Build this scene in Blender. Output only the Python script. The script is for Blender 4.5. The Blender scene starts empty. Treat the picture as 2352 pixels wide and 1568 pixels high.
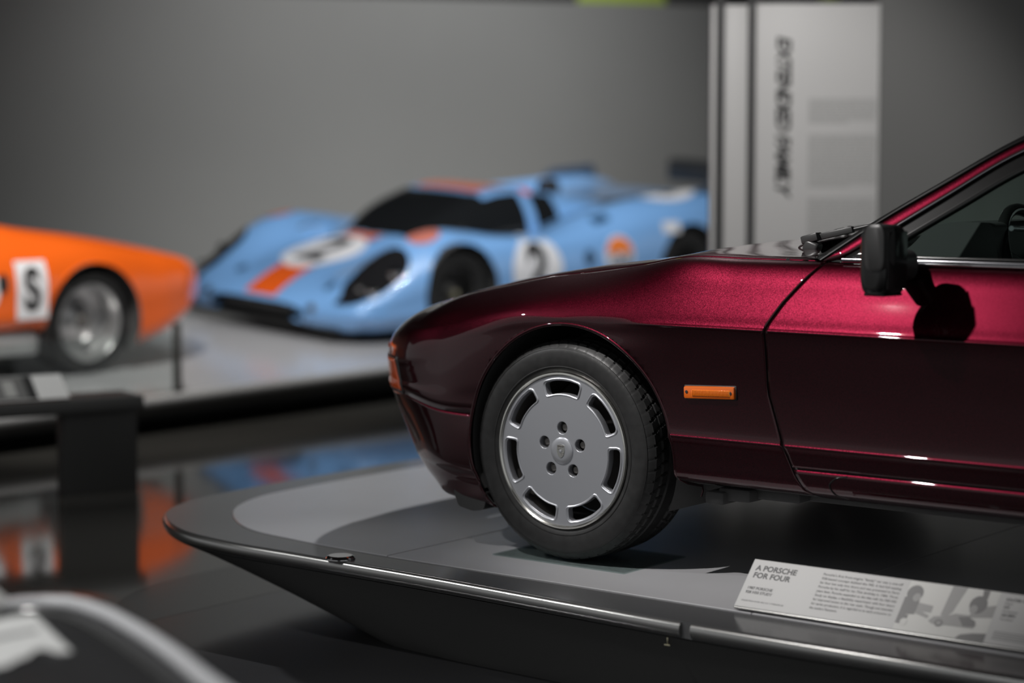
import bpy, bmesh, math, random
import numpy as np
from mathutils import Vector, Matrix, Euler
random.seed(7); np.random.seed(7)
SC = bpy.context.scene
COL = SC.collection
ZD = 0.28                      # height of the display platform's deck above the floor
R_ = math.radians

# ------------------------------------------------------------------ camera
cam = bpy.data.cameras.new('camera'); cam_o = bpy.data.objects.new('camera', cam); COL.objects.link(cam_o)
cam.sensor_width = 36; cam.lens = 72.0
cam.clip_start = 0.05; cam.clip_end = 200
CAM = Vector((3.3921, -4.5874, 1.1030 + ZD))
HEAD = R_(52.156); PIT = R_(4.788)
dv = Vector((-math.cos(HEAD) * math.cos(PIT), math.sin(HEAD) * math.cos(PIT), -math.sin(PIT)))
cam_o.location = CAM
cam_o.rotation_euler = dv.to_track_quat('-Z', 'Y').to_euler()
cam.dof.use_dof = True; cam.dof.focus_distance = 5.55; cam.dof.aperture_fstop = 1.15
SC.camera = cam_o

# ------------------------------------------------------------------ world, lights, exposure
w = bpy.data.worlds.new('world'); SC.world = w; w.use_nodes = True
w.node_tree.nodes['Background'].inputs[0].default_value = (0.98, 0.99, 1.0, 1)
w.node_tree.nodes['Background'].inputs[1].default_value = 0.34
SC.view_settings.view_transform = 'Standard'; SC.view_settings.look = 'None'
SC.view_settings.exposure = 0.0; SC.view_settings.gamma = 1.0
SC.view_settings.use_curve_mapping = False

def spot(name, loc, target, watts, deg, blend=0.5, rad=0.05, col=(1, 1, 1)):
    l = bpy.data.lights.new(name, 'SPOT'); l.energy = watts; l.spot_size = R_(deg); l.spot_blend = blend
    l.shadow_soft_size = rad; l.color = col
    o = bpy.data.objects.new(name, l); COL.objects.link(o); o.location = loc
    o.rotation_euler = (Vector(target) - Vector(loc)).to_track_quat('-Z', 'Y').to_euler()
    return o
# gallery track spotlights and an added fill spot (all above the frame)
spot('track_spot_flank', (-0.48, -1.73, 3.38), (0.46, 0.2, 1.10), 520, 41, 0.8, 0.035, (1.0, 0.97, 0.95))
spot('track_spot_deck', (-1.1, 2.4, 4.0), (-1.15, 0.35, 0.28), 470, 60, 0.7, 0.05)
spot('track_spot_wall', (-4.5, 6.4, 4.3), (-8.6, 9.2, 1.75), 740, 80, 1.0, 0.15)
for i_, (p_, t_, e_) in enumerate((((-4.4, 3.2, 4.2), (-5.4, 6.0, 0.8), 230), ((-3.7, 4.0, 4.2), (-5.4, 5.6, 0.7), 230), ((-2.9, 5.6, 4.2), (-5.2, 6.6, 0.7), 230), ((-2.3, 7.0, 4.2), (-5.0, 7.4, 0.7), 230))):
    spot('track_spot_racer', p_, t_, e_, 75, 0.7, 0.028)
spot('track_spot_orange', (-3.6, 1.5, 4.0), (-5.3, 2.7, 0.6), 820, 55, 0.6, 0.05, (1, .97, .93))
spot('track_spot_panel', (-0.2, 1.6, 3.6), (-1.55, 4.0, 1.3), 210, 45, 0.8, 0.06, (1, .98, .96))
spot('track_spot_front_table', (0.2, -3.6, 3.6), (0.6, -2.4, 0.6), 300, 50, 0.6, 0.06)

spot('track_spot_far', (1.9, 4.4, 4.2), (1.3, 2.2, 0.28), 170, 36, 0.7, 0.05)
spot('track_spot_rim', (-3.4, -2.3, 3.4), (-0.25, -0.38, 0.28), 220, 26, 0.8, 0.04)
spot('added_spot_stand', (-3.0, 0.2, 3.2), (-3.6, 1.2, 0.45), 130, 26, 0.6, 0.05)  # added lamp, brightens the card on the sign stand

# ------------------------------------------------------------------ materials
def mat(name, base=(0.5, 0.5, 0.5), rough=0.5, metal=0.0, spec=0.5, coat=0.0, coat_r=0.03, emit=None, es=0.0, noise=None, bump=None, aniso=0.0):
    m = bpy.data.materials.new(name); m.use_nodes = True
    nt = m.node_tree; b = nt.nodes['Principled BSDF']
    b.inputs['Base Color'].default_value = (*base, 1); b.inputs['Roughness'].default_value = rough
    b.inputs['Metallic'].default_value = metal; b.inputs['Specular IOR Level'].default_value = spec
    b.inputs['Coat Weight'].default_value = coat; b.inputs['Coat Roughness'].default_value = coat_r
    b.inputs['Anisotropic'].default_value = aniso
    if emit: b.inputs['Emission Color'].default_value = (*emit, 1); b.inputs['Emission Strength'].default_value = es
    if noise or bump:
        tc = nt.nodes.new('ShaderNodeTexCoord')
    if noise:                                    # (scale, amount): colour mottling
        n = nt.nodes.new('ShaderNodeTexNoise'); n.inputs['Scale'].default_value = noise[0]; n.inputs['Detail'].default_value = 6
        nt.links.new(tc.outputs['Object'], n.inputs['Vector'])
        r = nt.nodes.new('ShaderNodeValToRGB'); a = noise[1]
        r.color_ramp.elements[0].position = 0.3; r.color_ramp.elements[1].position = 0.7
        r.color_ramp.elements[0].color = (*[c * (1 - a) for c in base], 1); r.color_ramp.elements[1].color = (*[min(1, c * (1 + a)) for c in base], 1)
        nt.links.new(n.outputs['Fac'], r.inputs['Fac']); nt.links.new(r.outputs['Color'], b.inputs['Base Color'])
    if bump:                                     # (scale, strength, distance)
        n2 = nt.nodes.new('ShaderNodeTexNoise'); n2.inputs['Scale'].default_value = bump[0]; n2.inputs['Detail'].default_value = 4
        nt.links.new(tc.outputs['Object'], n2.inputs['Vector'])
        bp = nt.nodes.new('ShaderNodeBump'); bp.inputs['Strength'].default_value = bump[1]; bp.inputs['Distance'].default_value = bump[2]
        nt.links.new(n2.outputs['Fac'], bp.inputs['Height']); nt.links.new(bp.outputs['Normal'], b.inputs['Normal'])
    return m

def paint_mat(name, base, metal=0.85, rough=0.36, flake=900, flake_amt=0.35):
    """metallic flake base under a clear coat"""
    m = mat(name, base, rough, metal, 0.5, 1.0, 0.02)
    nt = m.node_tree; b = nt.nodes['Principled BSDF']
    tc = nt.nodes.new('ShaderNodeTexCoord')
    v = nt.nodes.new('ShaderNodeTexVoronoi'); v.inputs['Scale'].default_value = flake
    nt.links.new(tc.outputs['Object'], v.inputs['Vector'])
    sep = nt.nodes.new('ShaderNodeSeparateColor'); nt.links.new(v.outputs['Color'], sep.inputs[0])
    r = nt.nodes.new('ShaderNodeValToRGB')
    r.color_ramp.elements[0].color = (*[c * (1 - flake_amt) for c in base], 1)
    r.color_ramp.elements[1].color = (*[min(1, c * (1 + flake_amt)) for c in base], 1)
    nt.links.new(sep.outputs[0], r.inputs['Fac']); nt.links.new(r.outputs['Color'], b.inputs['Base Color'])
    nm = nt.nodes.new('ShaderNodeVectorMath'); nm.operation = 'SUBTRACT'; nm.inputs[1].default_value = (.5, .5, .5)
    nt.links.new(v.outputs['Color'], nm.inputs[0])
    sc = nt.nodes.new('ShaderNodeVectorMath'); sc.operation = 'SCALE'; sc.inputs['Scale'].default_value = 0.10
    nt.links.new(nm.outputs[0], sc.inputs[0])
    g = nt.nodes.new('ShaderNodeNewGeometry')
    ad = nt.nodes.new('ShaderNodeVectorMath'); ad.operation = 'ADD'
    nt.links.new(g.outputs['Normal'], ad.inputs[0]); nt.links.new(sc.outputs[0], ad.inputs[1])
    no = nt.nodes.new('ShaderNodeVectorMath'); no.operation = 'NORMALIZE'; nt.links.new(ad.outputs[0], no.inputs[0])
    nt.links.new(no.outputs[0], b.inputs['Normal'])
    return m

def glass_mat(name, tint, refl=1.0, rough=0.0):
    m = bpy.data.materials.new(name); m.use_nodes = True; nt = m.node_tree
    for n in list(nt.nodes):
        if n.type != 'OUTPUT_MATERIAL': nt.nodes.remove(n)
    out = [n for n in nt.nodes if n.type == 'OUTPUT_MATERIAL'][0]
    tr = nt.nodes.new('ShaderNodeBsdfTransparent'); tr.inputs[0].default_value = (*tint, 1)
    gl = nt.nodes.new('ShaderNodeBsdfGlossy'); gl.inputs['Roughness'].default_value = rough
    fr = nt.nodes.new('ShaderNodeFresnel'); ge = nt.nodes.new('ShaderNodeNewGeometry')
    ma = nt.nodes.new('ShaderNodeMath'); ma.operation = 'MULTIPLY_ADD'; ma.inputs[1].default_value = 1 / 1.5 - 1.5; ma.inputs[2].default_value = 1.5
    nt.links.new(ge.outputs['Backfacing'], ma.inputs[0]); nt.links.new(ma.outputs[0], fr.inputs[0])
    mu = nt.nodes.new('ShaderNodeMath'); mu.operation = 'MULTIPLY'; mu.inputs[1].default_value = refl; mu.use_clamp = True
    mx = nt.nodes.new('ShaderNodeMixShader')
    nt.links.new(fr.outputs[0], mu.inputs[0]); nt.links.new(mu.outputs[0], mx.inputs[0])
    nt.links.new(tr.outputs[0], mx.inputs[1]); nt.links.new(gl.outputs[0], mx.inputs[2]); nt.links.new(mx.outputs[0], out.inputs[0])
    return m

M = {}
M['maroon'] = paint_mat('maroon_metallic_paint', (0.044, 0.0024, 0.0070), metal=1.0, rough=0.385)
M['black_gloss'] = mat('black_gloss', (0.012, 0.012, 0.012), 0.16, 0, 0.4)
M['black_satin'] = mat('black_satin_plastic', (0.028, 0.028, 0.028), 0.38)
M['black_matte'] = mat('black_matte', (0.016, 0.016, 0.016), 0.7)
M['liner'] = mat('wheel_well_liner', (0.06, 0.06, 0.06), 0.85)
M['rubber'] = mat('tyre_rubber', (0.020, 0.020, 0.020), 0.42, 0, 0.30, noise=(40, .2), bump=(300, .12, .001))
M['alloy'] = mat('wheel_alloy', (0.47, 0.48, 0.51), 0.34, 0.78, 0.5, bump=(60, .03, .001))
M['alloy_lip'] = mat('polished_rim_lip', (0.80, 0.79, 0.74), 0.16, 1.0)
M['chrome'] = mat('chrome', (0.85, 0.85, 0.86), 0.06, 1.0)
M['steel'] = mat('brake_steel', (0.20, 0.19, 0.18), 0.4, 0.9)
M['amber'] = mat('amber_lens', (0.62, 0.115, 0.006), 0.12, 0, 0.6, 0.6, 0.02, bump=None)
M['amber_deep'] = mat('amber_lens_ribs', (0.85, 0.24, 0.015), 0.25, 0.2, 0.6)
M['signal_red'] = mat('orange_signal_lens', (0.62, 0.085, 0.012), 0.22, 0, 0.5, 0.5)
M['car_glass'] = glass_mat('tinted_car_glass', (0.72, 0.82, 0.78))
M['clear_glass'] = glass_mat('clear_sheet_glass', (0.93, 0.96, 0.95))
M['acrylic'] = glass_mat('acrylic_sheet', (0.90, 0.95, 0.94))
M['dash'] = mat('dashboard_black', (0.035, 0.035, 0.036), 0.6)
M['deck'] = mat('deck_grey_laminate', (0.36, 0.36, 0.37), 0.26, 0, 0.45, noise=(3, .03))
M['deck_rim'] = mat('deck_rim_dark_laminate', (0.085, 0.086, 0.088), 0.16, 0, 0.5)
M['rim_metal'] = mat('brushed_rim_tube', (0.38, 0.38, 0.37), 0.24, 0.9)
M['plinth'] = mat('plinth_black', (0.085, 0.085, 0.083), 0.55, 0, 0.3)
M['card'] = mat('printed_card', (0.32, 0.32, 0.315), 0.4)
M['ink'] = mat('black_ink', (0.05, 0.05, 0.052), 0.6)
M['ink_grey'] = mat('grey_ink', (0.20, 0.20, 0.20), 0.6)
M['photo_light'] = mat('photo_light', (0.40, 0.40, 0.38), 0.4)
M['photo_mid'] = mat('photo_mid', (0.15, 0.15, 0.145), 0.4)
M['photo_dark'] = mat('photo_dark', (0.025, 0.025, 0.025), 0.4)
M['wall'] = mat('wall_grey_paint', (0.25, 0.25, 0.24), 0.75, noise=(0.5, .05))
M['wall_dark'] = mat('partition_grey_paint', (0.20, 0.20, 0.195), 0.7)
M['panel_white'] = mat('panel_white', (0.70, 0.69, 0.68), 0.5)
M['panel_groove'] = mat('panel_dark_groove', (0.05, 0.05, 0.05), 0.5)
M['panel_text'] = mat('panel_small_text', (0.46, 0.46, 0.45), 0.6)
M['blue'] = mat('powder_blue_paint', (0.19, 0.40, 0.74), 0.30, 0, 0.5, 1.0, 0.012)
M['race_orange'] = mat('race_orange_stripe', (0.80, 0.115, 0.012), 0.3, 0, 0.5, 0.8, 0.04)
M['orange'] = mat('orange_racing_paint', (0.82, 0.125, 0.010), 0.3, 0, 0.5, 1.0, 0.02)
M['white'] = mat('white_decal', (0.74, 0.74, 0.76), 0.35)
M['decal_black'] = mat('black_decal', (0.02, 0.02, 0.02), 0.35)
M['decal_orange'] = mat('orange_decal', (0.80, 0.20, 0.03), 0.35)
M['decal_blue'] = mat('dark_blue_decal', (0.03, 0.08, 0.16), 0.35)
M['decal_red'] = mat('faded_red_decal', (0.50, 0.16, 0.12), 0.35)
M['dark_glass'] = mat('dark_window', (0.010, 0.011, 0.012), 0.06, 0, 0.5)
M['lens_cover'] = mat('headlight_bay_dark', (0.012, 0.012, 0.013), 0.08, 0, 0.5)
M['racer_wheel'] = mat('race_wheel_silver', (0.55, 0.55, 0.55), 0.28, 0.85)
M['gold_hub'] = mat('hub_nut', (0.62, 0.58, 0.42), 0.22, 1.0)
M['silver'] = mat('silver_sill', (0.50, 0.50, 0.50), 0.35, 0.6)
M['sheet'] = mat('paper_white', (0.74, 0.74, 0.72), 0.5)
M['pale_tube'] = mat('pale_grey_tube', (0.60, 0.60, 0.61), 0.4)
M['race_deck'] = mat('racing_deck_grey', (0.34, 0.34, 0.35), 0.16, 0, 0.5)
M['race_rim'] = mat('racing_platform_rim', (0.34, 0.34, 0.34), 0.3, 0.2)
M['barrier_post'] = mat('barrier_post_dark', (0.06, 0.06, 0.055), 0.35, 0.4)
M['lamp_glass'] = mat('headlamp_reflector', (0.80, 0.80, 0.80), 0.03, 1.0)
M['table_top'] = mat('table_top_dark', (0.030, 0.030, 0.031), 0.3)
M['fin_shaded_blue'] = mat('tail_fin_shaded_blue', (0.035, 0.06, 0.10), 0.4)  # shade on the tail fins put into a darker body blue
M['dark_chrome'] = mat('dark_bright_trim', (0.30, 0.30, 0.32), 0.12, 1.0)
M['ceiling'] = mat('black_gallery_ceiling', (0.02, 0.02, 0.02), 0.8)
M['lime'] = mat('lime_green_fabric', (0.45, 0.60, 0.06), 0.7)

# floor: polished dark stone in big slabs of slightly different tone
def floor_mat():
    m = mat('polished_dark_floor', (0.035, 0.034, 0.031), 0.07, 0, 0.5)
    nt = m.node_tree; b = nt.nodes['Principled BSDF']
    tc = nt.nodes.new('ShaderNodeTexCoord')
    n = nt.nodes.new('ShaderNodeTexNoise'); n.inputs['Scale'].default_value = 0.7; n.inputs['Detail'].default_value = 5
    nt.links.new(tc.outputs['Object'], n.inputs['Vector'])
    mr = nt.nodes.new('ShaderNodeMapRange'); mr.inputs['To Min'].default_value = 0.05; mr.inputs['To Max'].default_value = 0.10
    nt.links.new(n.outputs['Fac'], mr.inputs['Value']); nt.links.new(mr.outputs['Result'], b.inputs['Roughness'])
    return m
M['floor'] = floor_mat()
M['floor_dark'] = mat('polished_floor_slab_dark', (0.040, 0.040, 0.042), 0.12, 0, 0.5)

# ------------------------------------------------------------------ mesh helpers
def tag(o, label, cat, group=None):
    o['label'] = label; o['category'] = cat
    if group: o['group'] = group
    return o
def empty(name, loc=(0, 0, 0), mtx=None):
    o = bpy.data.objects.new(name, None); COL.objects.link(o); o.empty_display_size = 0.1
    if mtx is not None: o.matrix_world = mtx
    else: o.location = loc
    return o
def obj(name, verts, faces, m, parent=None, smooth=True, angle=None):
    me = bpy.data.meshes.new(name); me.from_pydata([tuple(map(float, v)) for v in verts], [], [tuple(map(int, f)) for f in faces]); me.update()
    return obj_me(name, me, m, parent, smooth, angle)
def obj_me(name, me, m, parent=None, smooth=True, angle=None):
    o = bpy.data.objects.new(name, me); COL.objects.link(o)
    if m is not None:
        me.materials.clear(); me.materials.append(M[m] if isinstance(m, str) else m)
    if smooth:
        me.polygons.foreach_set('use_smooth', [True] * len(me.polygons))
        if angle is not None: me.set_sharp_from_angle(angle=R_(angle))
    if parent is not None: o.parent = parent
    return o
def obj_bm(name, bm, m, parent=None, smooth=True, angle=40):
    me = bpy.data.meshes.new(name); bm.normal_update(); bm.to_mesh(me); bm.free()
    return obj_me(name, me, m, parent, smooth, angle)
def bm_box(c, s, rot=None, bev=0.0, seg=2):
    bm = bmesh.new(); bmesh.ops.create_cube(bm, size=1)
    bmesh.ops.scale(bm, vec=s, verts=bm.verts)
    if bev: bmesh.ops.bevel(bm, geom=list(bm.edges), offset=bev, segments=seg, affect='EDGES', profile=.5)
    if rot is not None: bmesh.ops.rotate(bm, cent=(0, 0, 0), matrix=rot.to_3x3() if hasattr(rot, 'to_3x3') else rot, verts=bm.verts)
    bmesh.ops.translate(bm, vec=c, verts=bm.verts)
    return bm
def box(name, c, s, m, parent=None, rot=None, bev=0.0, seg=2):
    return obj_bm(name, bm_box(c, s, rot, bev, seg), m, parent)
def smooth_path(pts, n):
    P = np.array(pts, float); L = np.r_[0, np.cumsum(np.linalg.norm(np.diff(P, axis=0), axis=1))]
    return herm(L, P, np.linspace(0, L[-1], n))
def herm_w(x, q):
    """weights (n,k) of non-uniform parabolic-tangent Hermite interpolation"""
    x = np.asarray(x, float); k = len(x); I = np.eye(k)
    h = np.diff(x); dd = (I[1:] - I[:-1]) / h[:, None]
    T = np.zeros((k, k))
    if k > 2: T[1:-1] = (h[1:, None] * dd[:-1] + h[:-1, None] * dd[1:]) / (h[1:, None] + h[:-1, None])
    T[0] = dd[0]; T[-1] = dd[-1]
    q = np.clip(np.asarray(q, float), x[0], x[-1]); i = np.clip(np.searchsorted(x, q, side='right') - 1, 0, k - 2)
    hh = h[i]; u = (q - x[i]) / hh
    h00 = 2 * u**3 - 3 * u**2 + 1; h10 = u**3 - 2 * u**2 + u; h01 = -2 * u**3 + 3 * u**2; h11 = u**3 - u**2
    return h00[:, None] * I[i] + (h10 * hh)[:, None] * T[i] + h01[:, None] * I[i + 1] + (h11 * hh)[:, None] * T[i + 1]
def herm(x, P, q): return herm_w(x, q) @ np.asarray(P, float)
class Surf:
    """loft through a control grid G[row][col] -> xyz"""
    def __init__(s, G, sk, tk=None):
        s.G = np.asarray(G, float); s.sk = np.asarray(sk, float)
        if tk is None:
            dl = np.linalg.norm(np.diff(s.G, axis=0), axis=2).mean(1); tk = np.r_[0, np.cumsum(np.maximum(dl, 1e-4))]
        s.tk = np.asarray(tk, float)
    def t(s, r): return np.interp(r, np.arange(len(s.tk)), s.tk)       # fractional row -> t
    def __call__(s, S, T):
        S = np.asarray(S, float).ravel(); T = np.asarray(T, float).ravel()
        return np.einsum('ni,nj,jik->nk', herm_w(s.sk, S), herm_w(s.tk, T), s.G)
    def normal(s, S, T):
        e = 1e-4
        a = s(np.asarray(S) + e, T) - s(np.asarray(S) - e, T); b = s(S, np.asarray(T) + e) - s(S, np.asarray(T) - e)
        n = np.cross(a, b); return n / np.maximum(np.linalg.norm(n, axis=1), 1e-12)[:, None]
def grid_faces(nu, nv, flip=False):
    f = []
    for j in range(nv - 1):
        for i in range(nu - 1):
            a = j * nu + i; q = (a, a + 1, a + nu + 1, a + nu)
            f.append(q[::-1] if flip else q)
    return f
def tube(name, pts, rad, m, parent=None, seg=10, n=None, closed=False, caps=True, bm_out=False):
    P = smooth_path(pts, n) if n else np.array(pts, float)
    k = len(P); V = []; F = []
    rr = np.broadcast_to(np.asarray(rad, float), (k,)) if np.ndim(rad) == 0 else np.interp(np.linspace(0, 1, k), np.linspace(0, 1, len(rad)), rad)
    up = None
    for i in range(k):
        if closed: d = P[(i + 1) % k] - P[i - 1]
        else: d = P[min(i + 1, k - 1)] - P[max(i - 1, 0)]
        d = d / (np.linalg.norm(d) + 1e-12)
        if up is None: up = np.array([0, 0, 1.]) if abs(d[2]) < .9 else np.array([1., 0, 0])
        sx = np.cross(d, up); sx /= np.linalg.norm(sx); up = np.cross(sx, d)
        for a in range(seg):
            an = 2 * math.pi * a / seg; V.append(P[i] + rr[i] * (math.cos(an) * sx + math.sin(an) * up))
    for i in range(k if closed else k - 1):
        for a in range(seg):
            b = (a + 1) % seg; i2 = (i + 1) % k; F.append((i * seg + a, i * seg + b, i2 * seg + b, i2 * seg + a))
    if caps and not closed: F.append(tuple(range(seg))[::-1]); F.append(tuple((k - 1) * seg + a for a in range(seg)))
    return obj(name, V, F, m, parent, True, 50)
def lathe(name, prof, m, parent=None, seg=64, axis='Y', center=(0, 0, 0), angle=35, cap=False):
    """profile of (radius, along-axis)"""
    V = []; F = []; k = len(prof); cx = Vector(center)
    for a in range(seg):
        an = 2 * math.pi * a / seg; c, s = math.cos(an), math.sin(an)
        for r, h in prof:
            p = {'Y': (r * c, h, r * s), 'Z': (r * c, r * s, h), 'X': (h, r * c, r * s)}[axis]
            V.append(cx + Vector(p))
    for a in range(seg):
        b = (a + 1) % seg
        for i in range(k - 1): F.append((a * k + i, a * k + i + 1, b * k + i + 1, b * k + i))
    if cap:
        F.append(tuple(a * k for a in range(seg))); F.append(tuple(a * k + k - 1 for a in range(seg))[::-1])
    bm = bmesh.new(); me = bpy.data.meshes.new(name); me.from_pydata([tuple(v) for v in V], [], F); bm.from_mesh(me); bpy.data.meshes.remove(me)
    bmesh.ops.remove_doubles(bm, verts=bm.verts, dist=1e-6); bmesh.ops.recalc_face_normals(bm, faces=bm.faces)
    return obj_bm(name, bm, m, parent, True, angle)
def prism(poly, y0, y1, axis='Y'):
    """bmesh prism from a 2D polygon (a,b); axis Y: (a, y, b); axis Z: (a, b, y)"""
    bm = bmesh.new(); f = lambda a, b, y: (a, y, b) if axis == 'Y' else (a, b, y)
    lo = [bm.verts.new(f(a, b, y0)) for a, b in poly]; hi = [bm.verts.new(f(a, b, y1)) for a, b in poly]
    n = len(poly); bm.faces.new(lo); bm.faces.new(hi[::-1])
    for i in range(n): bm.faces.new((lo[i], hi[i], hi[(i + 1) % n], lo[(i + 1) % n]))
    bmesh.ops.recalc_face_normals(bm, faces=bm.faces); return bm
def round_poly(poly, rad, seg=5):
    out = []; n = len(poly); rr = rad if hasattr(rad, '__len__') else [rad] * n
    for i in range(n):
        p0, p1, p2 = np.array(poly[i - 1], float), np.array(poly[i], float), np.array(poly[(i + 1) % n], float)
        if rr[i] <= 0: out.append(tuple(p1)); continue
        a = p0 - p1; b = p2 - p1; la, lb = np.linalg.norm(a), np.linalg.norm(b); a /= la; b /= lb
        d = min(rr[i], la * .48, lb * .48); s = p1 + a * d; e = p1 + b * d
        for k in range(seg + 1):
            u = k / seg; out.append(tuple((1 - u)**2 * s + 2 * u * (1 - u) * p1 + u * u * e))
    return out
def apply_mods(o):
    dg = bpy.context.evaluated_depsgraph_get(); dg.update()
    me = bpy.data.meshes.new_from_object(o.evaluated_get(dg)); o.modifiers.clear(); old = o.data; o.data = me
    if old.users == 0: bpy.data.meshes.remove(old)
def cut(o, cutters, bevel=0.0):
    for c in cutters:
        md = o.modifiers.new('cut', 'BOOLEAN'); md.operation = 'DIFFERENCE'; md.object = c; md.solver = 'EXACT'
    if bevel:
        b = o.modifiers.new('bevel', 'BEVEL'); b.width = bevel; b.segments = 2; b.limit_method = 'ANGLE'; b.angle_limit = R_(50)
    apply_mods(o)
    for c in cutters: bpy.data.objects.remove(c)
def text(name, s, size, m, parent, mtx, bold=0.0, spacing=1.0, ext=0.0005, align='LEFT', line=1.0, shear=0.0):
    cu = bpy.data.curves.new(name, 'FONT'); cu.body = s; cu.size = size; cu.offset = bold; cu.space_character = spacing
    cu.extrude = ext; cu.align_x = align; cu.resolution_u = 3; cu.space_line = line; cu.shear = shear
    o = bpy.data.objects.new(name, cu); COL.objects.link(o)
    dg = bpy.context.evaluated_depsgraph_get(); me = bpy.data.meshes.new_from_object(o.evaluated_get(dg))
    bpy.data.objects.remove(o); bpy.data.curves.remove(cu)
    me.transform(mtx)
    return obj_me(name, me, m, parent, False)
#PARTS
# ------------------------------------------------------------------ the setting
d0 = np.array([-0.61351, 0.78969, 0]); rv = np.array([0.78969, 0.61351, 0])
FX = Vector((dv.x, dv.y, 0)).normalized()
def struct(o): o['kind'] = 'structure'; return o
fl = struct(box('floor', (-6.0, 4.0, -0.056), (30, 32, 0.10), 'floor_dark'))
xs = [-21, -16.1, -13.7, -11.3, -8.9, -6.2, -3.74, -1.30, 1.14, 3.58, 6.02, 9]
for i in range(len(xs) - 1):
    o = box('slab', ((xs[i] + xs[i + 1]) / 2, 4, -0.006), (xs[i + 1] - xs[i] - 0.003, 31.9, 0.012), 'floor' if xs[i + 1] < -1.2 else 'floor_dark', fl)
# back wall runs a little away to the right
a17 = R_(17); wd = rv * math.cos(a17) + d0 * math.sin(a17); wn = np.array([wd[1], -wd[0], 0])
W0 = np.array([-8.535, 9.044, 0])
def wall_box(name, c, width, height, m, z0=0.0, thick=0.2):
    rot = Matrix(((wd[0], -wn[0], 0), (wd[1], -wn[1], 0), (0, 0, 1)))
    return box(name, (c[0] - wn[0] * thick / 2, c[1] - wn[1] * thick / 2, z0 + height / 2), (width, thick, height), m, None, rot)
struct(wall_box('wall_back', W0 + wd * 1.0, 30, 2.885, 'wall'))
struct(wall_box('wall_upper', W0 + wd * 1.0 - wn * 3.0, 34, 6.5, 'plinth'))
struct(box('ceiling', (-6.0, 6.75, 5.05), (30, 25.5, 0.1), 'ceiling'))
# lime fabric showing over the top of the wall
b = wall_box('fabric_banner', W0 + wd * 2.25 - wn * 0.3, 0.85, 0.30, 'lime', 2.80, 0.04)
tag(b, 'lime green fabric strip showing above the grey back wall', 'banner')
b = wall_box('fabric_banner', W0 + wd * 4.35 - wn * 0.3, 0.16, 0.30, 'lime', 2.86, 0.04)
tag(b, 'short lime green strip peeking over the white text panel', 'banner')

# right-hand partition and the white text panel
pn = -d0
PO = np.array([-1.896, 3.778, 0]); PSC = 480.0
def PP(px, y, off=0.0):            # point on the panel plane
    return PO + rv * (px - 1635) / PSC + np.array([0, 0, 1.383 + (390 - y) / PSC]) + pn * off
ROTP = Matrix(((rv[0], d0[0], 0), (rv[1], d0[1], 0), (0, 0, 1)))
def pbox(name, x0, x1, z0, z1, off, thick, m, parent=None, bev=0.0):
    c = PO + rv * ((x0 + x1) / 2 - 1635) / PSC + pn * (off - thick / 2)
    return box(name, (c[0], c[1], (z0 + z1) / 2), ((x1 - x0) / PSC, thick, z1 - z0), m, parent, ROTP, bev)
struct(pbox('wall_right', 2019, 3600, 0, 3.6, -0.02, 0.15, 'wall_dark'))
pan = empty('text_panel', PO)
pan.matrix_world = Matrix.Identity(4)
tag(pan, 'tall white exhibit panel with EXTENDED FAMILY in black running down it', 'panel')
pbox('backing', 1632, 2018, 0.0, 2.16, -0.035, 0.05, 'panel_groove', pan)
pbox('board', 1735, 2018, 0.02, 2.172, 0.0, 0.035, 'panel_white', pan, 0.003)
pbox('side_board', 1663, 1716, 0.02, 2.165, 0.0, 0.035, 'panel_white', pan, 0.003)
pbox('edge_board', 1632, 1643, 0.02, 2.165, 0.0, 0.035, 'panel_white', pan, 0.003)
pbox('post', 1644, 1662, 0.0, 2.6, -0.012, 0.02, 'panel_groove', pan)
pbox('post', 1717, 1734, 0.0, 2.6, -0.012, 0.02, 'panel_groove', pan)
# lettering runs downwards: text +x -> -Z, text +y -> image right
mt = Matrix(((0, rv[0], pn[0], 0), (0, rv[1], pn[1], 0), (-1, 0, 0, 0), (0, 0, 0, 1)))
p = PP(1784, 85, 0.001); mt.translation = Vector(p)
text('lettering', 'EXTENDED FAMILY', 0.092, 'decal_black', pan, mt, 0.0035, 0.93, shear=0.25)
random.seed(3)
V = []; F = []
for (y0, y1) in ((228, 285), (310, 430), (455, 560)):
    y = y0
    while y < y1:
        x = 1857; x1 = 2013 if y + 8 < y1 else 1950
        while x < x1 - 4:
            wv = random.uniform(6, 20); a = min(x + wv, x1)
            q = [PP(x, y + 3.4, .001), PP(a, y + 3.4, .001), PP(a, y, .001), PP(x, y, .001)]
            i = len(V); V += q; F.append((i, i + 1, i + 2, i + 3)); x = a + 2.2
        y += 6.4
obj('small_text', V, F, 'panel_text', pan, False)['kind'] = 'stuff'

# ------------------------------------------------------------------ the platform under the maroon car
plat = empty('display_platform', (0, 0, 0))
tag(plat, 'grey boat-shaped display platform with metal rim under the maroon car', 'platform')
half = [(-1.70, 0.90), (-1.695, 0.5), (-1.64, .09), (-1.56, -.06), (-1.42, -.19), (-1.25, -.285), (-1.02, -.335), (-.67, -.350), (-.17, -.368), (.31, -.40), (.70, -.425), (1.56, -.430), (3.6, -.43), (4.45, -.36), (4.75, -.05), (4.85, .5), (4.85, .90)]
hp = smooth_path([(x, y, 0) for x, y in half], 260)[:, :2]
YC = 0.90
full = np.vstack([hp, np.c_[hp[::-1][1:-1, 0], 2 * YC - hp[::-1][1:-1, 1]]])
def inset(P, dist):
    n = len(P); T = np.roll(P, -1, 0) - np.roll(P, 1, 0); T /= np.linalg.norm(T, axis=1)[:, None]
    N = np.c_[-T[:, 1], T[:, 0]]
    c = P.mean(0)
    if ((c - P) * N).sum() < 0: N = -N
    return P + N * dist
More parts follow.
